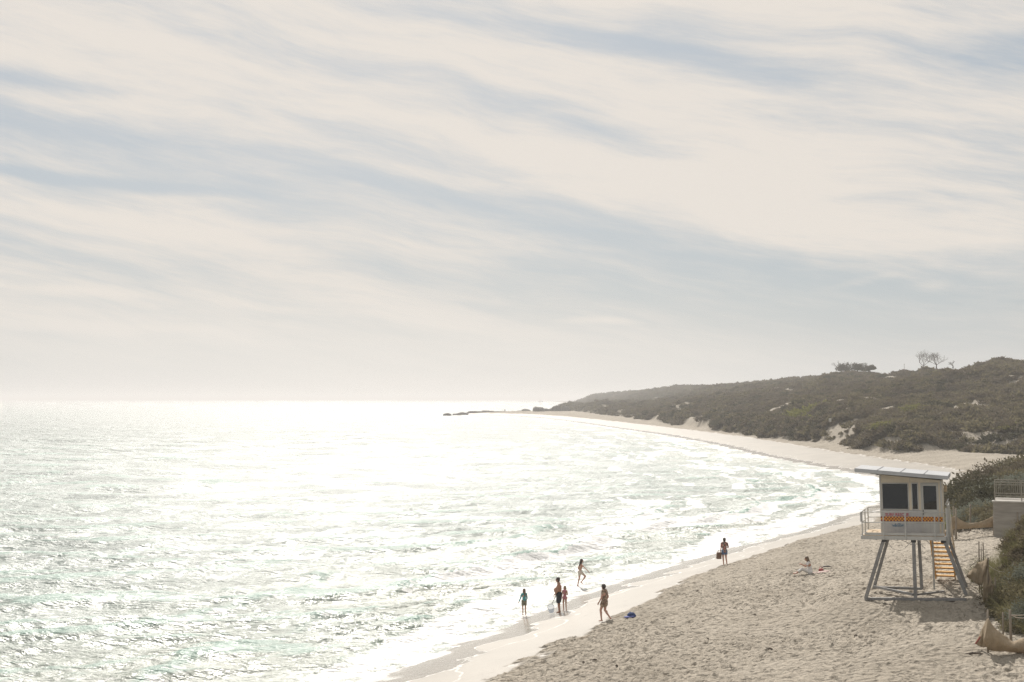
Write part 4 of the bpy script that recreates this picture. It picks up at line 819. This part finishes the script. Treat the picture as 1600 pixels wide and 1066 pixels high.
# ---------------------------------------------------------------- vegetation
def leaf_cloud(name, mat, seed, n, rx, ry, rz, leaf, clump=12, spread=.16, shell=.55, flat=0.):
    rng = np.random.RandomState(seed); nc = max(1, n//clump); d = rng.randn(nc, 3); d /= np.linalg.norm(d, axis=1)[:, None]; d[:, 2] = np.abs(d[:, 2])*.98-.08
    r = shell+(1-shell)*rng.rand(nc)**.6; lump = 1+.22*np.sin(d[:, 0]*5+seed)*np.cos(d[:, 1]*4.3+seed*2)+.15*np.sin(d[:, 2]*7+d[:, 0]*6)+.10*rng.randn(nc)
    c = d*(r*lump)[:, None]*np.array([rx, ry, rz]); c[:, 2] += .02
    p = np.repeat(c, clump, 0)+rng.randn(nc*clump, 3)*spread*np.array([rx, ry, rz])*.8; out = np.repeat(d, clump, 0)
    N_ = len(p); a = out*.8+rng.randn(N_, 3)*.75+[0, 0, .35]; a /= np.linalg.norm(a, axis=1)[:, None]; b = np.cross(a, rng.randn(N_, 3)); b /= np.linalg.norm(b, axis=1)[:, None]; s = leaf*(.6+.8*rng.rand(N_))[:, None]
    V = np.stack([p-a*s*.3, p+b*s*.32+a*s*.3, p+a*s*1.1, p-b*s*.32+a*s*.3], 1).reshape(-1, 3); V[:, 2] = np.maximum(V[:, 2], -.25*rz)
    Fq = np.arange(N_*4).reshape(-1, 4); return mesh_np(name, V, Fq, mat)
def twigs(name, seed, rx, rz, n=14, mat=None):
    rng = random.Random(seed); m = MB()
    for i in range(n):
        a = rng.uniform(0, 6.283); r = rx*rng.uniform(.4, .95); z = rz*rng.uniform(.45, .95); m.tube([(0, 0, -.1), (r*.35*math.cos(a), r*.35*math.sin(a), z*.55), (r*math.cos(a+.2), r*math.sin(a+.2), z)], [.03, .02, .006], 5)
    return m.mesh(name, M['bark'])
def grass_mesh(name, seed, n, spread, h, w, mat):
    rng = np.random.RandomState(seed); V = []; Fq = []
    ang = rng.rand(n)*6.283; rad = spread*np.sqrt(rng.rand(n)); bx, by = rad*np.cos(ang), rad*np.sin(ang); da = ang+rng.randn(n)*.8; lean = .25+.55*rng.rand(n)+.3*rad/spread; hh = h*(.5+.6*rng.rand(n)); pw = da+1.57
    pts = []
    for t in (0, .5, 1.): pts.append(np.stack([bx+np.cos(da)*hh*lean*t**1.7, by+np.sin(da)*hh*lean*t**1.7, hh*(t-.25*lean*t*t)-.03], 1))
    wv = np.stack([np.cos(pw), np.sin(pw), 0*pw], 1)*w/2
    V = np.stack([pts[0]-wv, pts[0]+wv, pts[1]-wv*.8, pts[1]+wv*.8, pts[2]-wv*.15, pts[2]+wv*.15], 1).reshape(-1, 3); i = np.arange(n)*6
    Fq = np.concatenate([np.stack([i, i+1, i+3, i+2], 1), np.stack([i+2, i+3, i+5, i+4], 1)]); return mesh_np(name, V, Fq, mat)

def scatter_stuff(name, protos, V, scale, idx, rotz, label):
    """one object: plants standing on given points, through a geometry node tree"""
    coll = bpy.data.collections.new(name+'_kinds')
    for i, me in enumerate(protos): o = bpy.data.objects.new('%s_kind_%02d' % (name, i), me); coll.objects.link(o)
    me = bpy.data.meshes.new(name); me.vertices.add(len(V)); me.vertices.foreach_set('co', np.asarray(V, np.float32).ravel())
    for n, a, t in (('sz', scale, 'FLOAT'), ('kind_index', idx, 'INT')): at = me.attributes.new(n, t, 'POINT'); at.data.foreach_set('value', np.asarray(a, np.float32 if t == 'FLOAT' else np.int32))
    at = me.attributes.new('rot', 'FLOAT_VECTOR', 'POINT'); at.data.foreach_set('vector', np.stack([rotz*0, rotz*0, rotz], 1).astype(np.float32).ravel())
    ng = bpy.data.node_groups.new(name, 'GeometryNodeTree'); ng.interface.new_socket('Geometry', in_out='INPUT', socket_type='NodeSocketGeometry'); ng.interface.new_socket('Geometry', in_out='OUTPUT', socket_type='NodeSocketGeometry')
    nd = ng.nodes; L = ng.links.new; gi = nd.new('NodeGroupInput'); go = nd.new('NodeGroupOutput'); ip = nd.new('GeometryNodeInstanceOnPoints'); ci = nd.new('GeometryNodeCollectionInfo')
    ci.inputs[0].default_value = coll; ci.inputs['Separate Children'].default_value = True; ci.inputs['Reset Children'].default_value = True
    def na(n, t): a = nd.new('GeometryNodeInputNamedAttribute'); a.data_type = t; a.inputs[0].default_value = n; return a.outputs['Attribute']
    L(gi.outputs[0], ip.inputs['Points']); L(ci.outputs[0], ip.inputs['Instance']); ip.inputs['Pick Instance'].default_value = True
    L(na('kind_index', 'INT'), ip.inputs['Instance Index']); L(na('rot', 'FLOAT_VECTOR'), ip.inputs['Rotation']); L(na('sz', 'FLOAT'), ip.inputs['Scale']); L(ip.outputs[0], go.inputs[0])
    o = bpy.data.objects.new(name, me); link(o); md = o.modifiers.new('plants', 'NODES'); md.node_group = ng; tag(o, label, kind='stuff'); return o

def build_vegetation():
    rng = np.random.RandomState(12)
    # --- far scrub over the dunes
    far = [leaf_cloud('far_scrub', M[m], 30+i, 380, .95, .95, .62, .24, 8) for i, m in enumerate(('leaf_olive', 'leaf_brown', 'leaf_grey', 'leaf_dark', 'leaf_olive', 'leaf_brown', 'leaf_lime'))]
    n = 90000; b = rng.uniform(.0, .46, n); Yf = np.interp(b, HB, HK[:, 0]); Yr = np.interp(b, HB, HK[:, 8])*1.12; Y = Yf-24+(Yr-Yf+24)*rng.rand(n)**1.15; X = b*Y
    z, sd, hill, dune = ground(X, Y); v = veg_mask(X, Y, sd, hill, dune*0); k = (rng.rand(n) < v*.62) & (sd > 8); X, Y, z = X[k], Y[k], z[k]
    big = fbm(X/18, Y/18, 2, 55); s = (.55+1.25*rng.rand(len(X))**2.2)*(.75+.6*big)*(1+Y/2200); tone = fbm(X/30, Y/30, 3, 56)
    idx = np.where(rng.rand(len(X)) < sst(tone, .4, .6), rng.choice([0, 5, 1], len(X)), rng.choice([1, 3, 5, 0], len(X))); idx = np.where((vnoise(X/9, Y/9, 57) > .93) & (Y < 330), 6, idx)
    scatter_stuff('dune_scrub', far, np.stack([X, Y, z-.08], 1), s, idx, rng.rand(len(X))*6.28, 'low olive and brown coastal scrub covering the hills behind the bay')
    print('far scrub', len(X))
    # --- near undergrowth on the right-hand dunes
    und = [grass_mesh('undergrowth', 3, 220, .45, .48, .016, M['grass_blade']), leaf_cloud('undergrowth', M['leaf_olive'], 71, 900, .5, .5, .28, .075, 10), leaf_cloud('undergrowth', M['leaf_brown'], 72, 900, .5, .5, .26, .07, 10), leaf_cloud('undergrowth', M['leaf_grey'], 73, 900, .5, .5, .3, .07, 10)]
    n = 60000; Y = rng.uniform(33, 160, n); X = Y*rng.uniform(.33, .56, n); z, sd, hill, dune = ground(X, Y); v = veg_mask(X, Y, sd, hill*0, dune); k = rng.rand(n) < v*np.where(Y < 66, .42, .22)*(Y/80); k &= ~((Y > 72.5) & (Y < 77)); X, Y, z = X[k], Y[k], z[k]
    t = fbm(X/4, Y/4, 2, 90); idx = np.where(Y < 66, np.where(t > .46, 0, rng.choice([1, 2, 0], len(X))), rng.choice([1, 2, 3, 1], len(X))); s = rng.uniform(.6, 1.35, len(X))
    scatter_stuff('dune_undergrowth', und, np.stack([X, Y, z-.03], 1), s, idx, rng.rand(len(X))*6.28, 'grass and low runners covering the near dunes on the right')
    print('undergrowth', len(X))
    # --- single shrubs of the near dunes
    kinds = {'olive': ('leaf_olive', 4200, .075), 'brown': ('leaf_brown', 3800, .07), 'grey': ('leaf_grey', 4600, .06), 'dark': ('leaf_dark', 4200, .08), 'lime': ('leaf_lime', 3400, .08)}
    proto = {k: [(leaf_cloud('foliage', M[a], 7*j+len(k), nn, 1., 1., .72, lf, 14, .13), twigs('stems', j, .8, .6)) for j in range(2)] for k, (a, nn, lf) in kinds.items()}
    words = {'olive': 'olive-green', 'brown': 'brownish twiggy', 'grey': 'silvery grey-green', 'dark': 'dark green', 'lime': 'bright yellow-green'}
    def shrub(kind, x, y, r, j, where, grp, sq=1.):
        R = empty('coastal_shrub', (x, y, gh(x, y)-.06), (0, 0, rng.rand()*6.28)); R.scale = (r, r, r*sq); b_ = x/y
        if grp == G: zone = ('just above the hessian fence' if y < 84 and b_ < .376 else 'right behind the balustrade' if b_ >= .376 and y < 100 else 'at the left edge of the dune beside the hut roof' if b_ < .353 else 'on the far crest of the near dune' if y > 118 else 'in the middle of the dune behind the sand fence' if b_ < .376 else 'above the balustrade near the right edge')
        elif grp == G2: zone = 'on the near dune above the peaked fence' if y < 44 else 'on the near dune behind the collapsed fence' if y < 48.5 else 'on the near dune below the concrete wall'
        elif grp == G3: zone = 'at the dune foot across the bay, %s' % ('far left towards the headland' if b_ < .22 else 'left of the hut' if b_ < .28 else 'behind the hut roof' if b_ < .345 else 'near the right edge')
        else: zone = where
        tag(R, '%s %s shrub %s' % ('small' if r < 1.2 else 'large' if r > 2.2 else 'rounded', words[kind], zone), 'shrub', grp)
        f_, t_ = proto[kind][j % 2]; link(bpy.data.objects.new('foliage', f_), R); link(bpy.data.objects.new('stems', t_), R)
    G2 = G3 = ''
    W = 'on the dune between the lookout hut and the railing'; G = 'shrubs on the dune behind the sand fence'
    big = [(1562, 770, 88, 'dark', 2.3), (1535, 768, 96, 'dark', 2.8), (1502, 765, 98, 'brown', 2.2), (1490, 748, 106, 'dark', 2.0), (1548, 745, 108, 'brown', 3.2), (1575, 738, 112, 'olive', 2.6), (1600, 735, 112, 'dark', 3.0),
           (1525, 790, 84, 'grey', 1.5), (1545, 787, 84, 'grey', 1.6), (1510, 797, 82, 'grey', 1.3), (1498, 785, 87, 'olive', 1.5), (1590, 720, 124, 'olive', 3.0), (1560, 722, 122, 'brown', 2.4), (1520, 735, 114, 'olive', 2.4), (1500, 742, 108, 'olive', 1.8),
           (1585, 757, 92, 'grey', 2.2), (1540, 800, 80, 'olive', 1.0), (1505, 806, 79, 'brown', .8), (1530, 806, 79, 'grey', .9), (1488, 795, 82, 'lime', 1.1), (1515, 780, 89, 'lime', 1.2), (1548, 805, 78.5, 'brown', .8), (1620, 740, 108, 'brown', 2.6), (1610, 715, 130, 'dark', 3.), (1640, 730, 112, 'olive', 3.)]
    for j, (px, py, Y, kd, r) in enumerate(big): shrub(kd, wx(px, Y), Y, r, j, W, G, .8)
    c = 0
    for j in range(400):
        Y = rng.uniform(78, 140); X = Y*rng.uniform(.345, .42); z, sd, hill, dune = ground(np.array([X]), np.array([Y]))
        if veg_mask(np.array([X]), np.array([Y]), sd, hill*0, dune)[0] > .5 and rng.rand() < .5:
            shrub(rng.choice(['olive', 'brown', 'grey', 'dark', 'brown', 'olive']), X, Y, rng.uniform(.9, 1.9), j, W, G, .75); c += 1
        if c > 45: break
    W2 = 'on the near dune beside the slumped hessian fences'; G2 = 'shrubs on the nearest dune'
    for j, (px, Y, kd, r) in enumerate([(1566, 47.5, 'brown', 1.15), (1585, 46.5, 'olive', 1.3), (1600, 45.2, 'dark', 1.4), (1592, 43.3, 'olive', 1.2), (1607, 42.2, 'brown', 1.2), (1573, 45.3, 'dark', .9), (1560, 50.5, 'olive', 1.0), (1549, 52.5, 'grey', .7), (1580, 50, 'grey', .9), (1620, 44, 'olive', 1.5), (1560, 45.6, 'olive', .7), (1600, 49, 'dark', 1.1), (1590, 53, 'olive', .8), (1625, 47, 'brown', 1.4), (1583, 42.0, 'dark', .8)]):
        shrub({'brown': 'grey', 'dark': 'olive'}.get(kd, kd) if j % 3 else kd, wx(px+6, Y), Y, r*.8, j, W2, G2, .85)
    gm = [grass_mesh('grass_tuft', 50+i, 420, .38, .85, .014, M['grass_blade']) for i in range(3)]
    for j in range(90):
        Y = rng.uniform(40, 60); xa = np.interp(Y, *XFA); X = xa+rng.rand()**1.3*5+.2; o = bpy.data.objects.new('grass_tuft', gm[j % 3]); link(o); o.location = (X, Y, gh(X, Y)-.03); o.rotation_euler = (0, 0, rng.rand()*6.28); s = rng.uniform(.6, 1.25); o.scale = (s, s, s)
        tag(o, 'yellow-green grass tuft %s' % ('low on the near dune beside the peaked fence' if Y < 44 else 'beside the collapsed hessian fence' if Y < 50 else 'high on the sandy slope below the concrete wall'), 'grass tuft', 'grass tufts on the nearest dune')
    # --- yellow-green bushes and front-edge shrubs on the far dune, each its own
    W3 = 'at the foot of the dunes across the bay'; G3 = 'shrubs along the dune foot across the bay'
    for j in range(70):
        b_ = rng.uniform(.16, .42); Y = np.interp(b_, HB, HK[:, 0])+rng.uniform(3, 26); X = b_*Y; z, sd, hill, dune = ground(np.array([X]), np.array([Y]))
        if veg_mask(X*np.ones(1), Y*np.ones(1), sd, hill, dune*0)[0] > .5: shrub(rng.choice(['brown', 'olive', 'brown', 'dark']), X, Y, rng.uniform(1.3, 2.4), j, W3, G3, .7)
    for j, (px, py) in enumerate([(1445, 668), (1585, 671), (1395, 669), (1318, 657), (1537, 648), (1435, 642), (1432, 630), (1460, 585)]):
        q = on_ground(px, py); shrub('lime', q.x, q.y, 2.2+.6*(j % 3), j, 'standing out on the scrubby hillside', 'yellow-green bushes on the hillside', .5)
build_vegetation()

# ---------------------------------------------------------------- trees, pole, signs on the ridge
def branchy(m, p, d, L, r, depth, rng, spread):
    q = p+d*L; mid = p.lerp(q, .5)+Vector((rng.uniform(-1, 1), rng.uniform(-1, 1), 0))*L*.06; m.tube([p, mid, q], [r, r*.85, r*.68], 5, False)
    if depth == 0: return
    for i in range(rng.choice((2, 3, 3))):
        a = Vector((rng.uniform(-1, 1), rng.uniform(-1, 1), rng.uniform(-.15, .75))).normalized(); branchy(m, q, (d*.75+a*spread).normalized(), L*rng.uniform(.62, .85), r*.62, depth-1, rng, spread)
def build_ridge():
    rng = random.Random(6)
    def Yr(px): return float(np.interp((px-800)/F, HB, HK[:, 8]))
    for (px, h, lab, seed, dp, ty) in ((1443, 6.4, 'bare spreading tree on the ridge, left of the leafless pair', 4, 5, 573), (1463, 5.4, 'bare leaning tree on the ridge, right of the leafless pair', 9, 5, 571), (1310, 4.8, 'sparse bare tree poking above the umbrella trees', 3, 4, 575), (1489, 2.4, 'small bare tree low on the ridge beside the leafless pair', 12, 4, 571)):
        Y = Yr(px)-4; x = wx(px, Y); z = max(gh(x, Y), CAMH+(623-ty-3)/F*Y); h *= 1.12; R = empty('bare_tree', (x, Y, z)); tag(R, lab, 'tree', 'trees on the ridge'); r2 = random.Random(seed); m = MB(); top = Vector((.1, 0, h*.12)); m.tube([(0, 0, -.4), (.05, 0, h*.06), top], [.22, .18, .15], 7); m.build('trunk', M['bark'], R, True); m = MB()
        for i in range(7 if dp > 4 else 3): a = Vector((-1+i*.33+r2.uniform(-.1, .1), r2.uniform(-.6, .6), r2.uniform(.45, 1.0)+(.4 if i in (2, 3, 4) else 0))).normalized(); branchy(m, top, a, h*.27, .085, dp-1, r2, .85)
        m.build('crown', M['bark'], R, True)
    for (px, w, h, zc, lab, sd_) in ((1318, 3.1, 2.9, .7, 'dense dark umbrella-shaped tree, leftmost of the wind-shaped trees on the ridge', 1), (1341, 3.1, 2.5, 1.0, 'dark flat-topped tree in the middle of the wind-shaped trees on the ridge', 2), (1359, 2.1, 1.6, .9, 'small leaning flat-topped tree, rightmost of the wind-shaped trees', 3)):
        Y = Yr(px)-3; x = wx(px, Y); z = max(gh(x, Y), CAMH+(623-580)/F*Y); R = empty('umbrella_tree', (x, Y, z)); tag(R, lab, 'tree', 'trees on the ridge'); m = MB(); m.tube([(-.3, 0, -.4), (0, 0, zc*.5), (.2, 0, zc)], [.16, .12, .10], 7)
        for i in range(5): a = i*1.26; m.tube([(.1, 0, zc*.6), (w*.5*math.cos(a), w*.4*math.sin(a), zc*1.1)], [.08, .03], 5)
        m.build('trunk', M['bark'], R, True); o = bpy.data.objects.new('crown', leaf_cloud('crown', M['leaf_dark'], sd_, 3600, w, w*.9, h, .30, 13, .14, .3)); link(o, R); o.location = (.1, 0, zc*.62); o.rotation_euler = (0, math.radians(-12 if sd_ == 3 else 4), 0)
    Y = Yr(1413)-2; x = wx(1413, Y); R = empty('ridge_pole', (x, Y, gh(x, Y))); tag(R, 'thin bare pole standing on the ridge left of the bare trees', 'pole'); MB().tube([(0, 0, -.3), (0, 0, 5.0)], .07, 6).build('pole_shaft', M['old_wood'], R, True); MB().box(-.16, .16, -.04, .04, 4.6, 4.68).build('crossbar', M['old_wood'], R)
    q = on_ground(1411.5, 592); person(0, 0, 1.7, 150, {}, 1.05, 'skin', 'hair_dark', 0, 'tiny dark figure standing on the sandy track near the ridge pole', [('coat', 'navy', torso(.02)+sleeves(1., True)+hips), ('trousers', 'navy', legs_(1., .095, .07))], loc=q)
    q = on_ground(1297, 668); R = empty('beach_sign', q); tag(R, 'small pale square sign on a post in the dune scrub across the bay', 'sign'); MB().tube([(0, 0, -.3), (0, 0, 1.9)], .05, 6).build('post', M['old_wood'], R); MB().box(-.3, .3, -.08, -.05, 1.15, 1.95, .01).build('sign_board', M['coping'], R)
    # rocks of the point
    def rock(px, py, w, h, lab, grp, z0=None):
        Y = (CAMH-.15)*F/(py-623) if z0 is None else z0; x = wx(px, Y); wz = max(gh(x, Y), -.1); ww = w*Y/F/2; hh = h*Y/F; bm = bmesh.new(); bmesh.ops.create_icosphere(bm, subdivisions=3, radius=1); sd2 = rng.randint(0, 999)
        for v in bm.verts:
            c = v.co; n = float(fbm(np.array([c.x*1.6+sd2]), np.array([c.y*1.6+c.z*1.3]), 4, sd2)[0]); k = .62+.8*n; v.co = Vector((c.x*ww*k, c.y*ww*.7*k, max(c.z, -.35)*hh*1.15*k))
        me = bpy.data.meshes.new('rock'); bm.to_mesh(me); bm.free(); me.materials.append(M['rock']); o = bpy.data.objects.new('rock', me); link(o); o.location = (x, Y, wz); tag(o, lab, 'rock', grp)
    rock(699, 649.2, 13, 3.2, 'outermost low rock standing alone in the water off the point', 'rocks along the point')
    for (px, py, w, h) in ((714, 648.5, 8, 2.5), (722, 648, 11, 3.5), (732, 647.5, 7, 2.2), (740, 647.3, 11, 4), (749, 646.8, 10, 3.5), (757, 646.5, 13, 4.5), (768, 646, 12, 3.5), (779, 645.5, 12, 3), (790, 645.2, 13, 3.2), (802, 645, 12, 2.6), (812, 644.6, 9, 3.), (822, 644.2, 9, 4.2)):
        rock(px, py, w*1.7, h, 'dark low rock in the row along the far point', 'rocks along the point')
    for (px, py, w, h, Y) in ((842, 643, 19, 6.5, 880), (853, 643, 11, 4, 900), (869, 642, 14, 7, 900), (884, 641, 15, 7, 910), (862, 643, 9, 4, 905)): rock(px, py, w, h, 'rounded dark scrub-topped outcrop on the sand behind the far point', 'outcrops behind the point', Y)
    q = depth_pt(789, 645, 900); q.z = max(gh(q.x, q.y), 0)+.1; person(0, 0, 1.9, 0, {}, 1.1, 'skin', 'hair_dark', 0, 'tiny figure standing on the rocks of the far point', [('coat', 'navy', torso(.02)+sleeves(1., True)+hips), ('trousers', 'navy', legs_(1., .095, .07))], loc=q)
    # boat on the horizon
    Y = 4200; R = empty('fishing_boat', (wx(844.5, Y), Y, -.2)); tag(R, 'small hazy fishing boat far out on the horizon left of the headland', 'boat'); m = MB()
    st = [(-8, .6, 2.2), (-4, 2.2, 2.0), (2, 2.4, 2.2), (6, 1.6, 2.9), (8.6, .1, 3.8)]; vs = []; fs = []
    for (x, w, h) in st: vs += [(x, -w, h), (x, -w*.6, 0), (x, w*.6, 0), (x, w, h)]
    for i in range(4): 
        for j in range(3): fs.append((i*4+j, i*4+4+j, i*4+5+j, i*4+1+j))
        fs.append((i*4+3, i*4+7, i*4+4, i*4))
    fs += [(0, 1, 2, 3), (19, 18, 17, 16)]; m.add(vs, fs).build('hull', M['navy'], R); MB().box(-4, 1.5, -1.6, 1.6, 2.0, 5.2, .1).build('wheelhouse', M['cream_wall'], R); MB().tube([(0, 0, 5.2), (0, 0, 9)], .2, 6).build('mast', M['galvanised'], R)
build_ridge()

# ---------------------------------------------------------------- the sea air
def build_haze():
    m = bpy.data.materials.new('sea_haze'); m.use_nodes = True; nt = m.node_tree; nt.nodes.clear()
    o = N(nt, 'ShaderNodeOutputMaterial'); v = N(nt, 'ShaderNodeVolumePrincipled'); nt.links.new(v.outputs[0], o.inputs['Volume'])
    v.inputs['Color'].default_value = (.97, .96, .95, 1); v.inputs['Density'].default_value = .00036; v.inputs['Anisotropy'].default_value = .25
    b = MB().box(-34000, 34000, -400, 42000, -6, 31); h = b.build('haze', m); tag(h, kind='stuff')
build_haze()
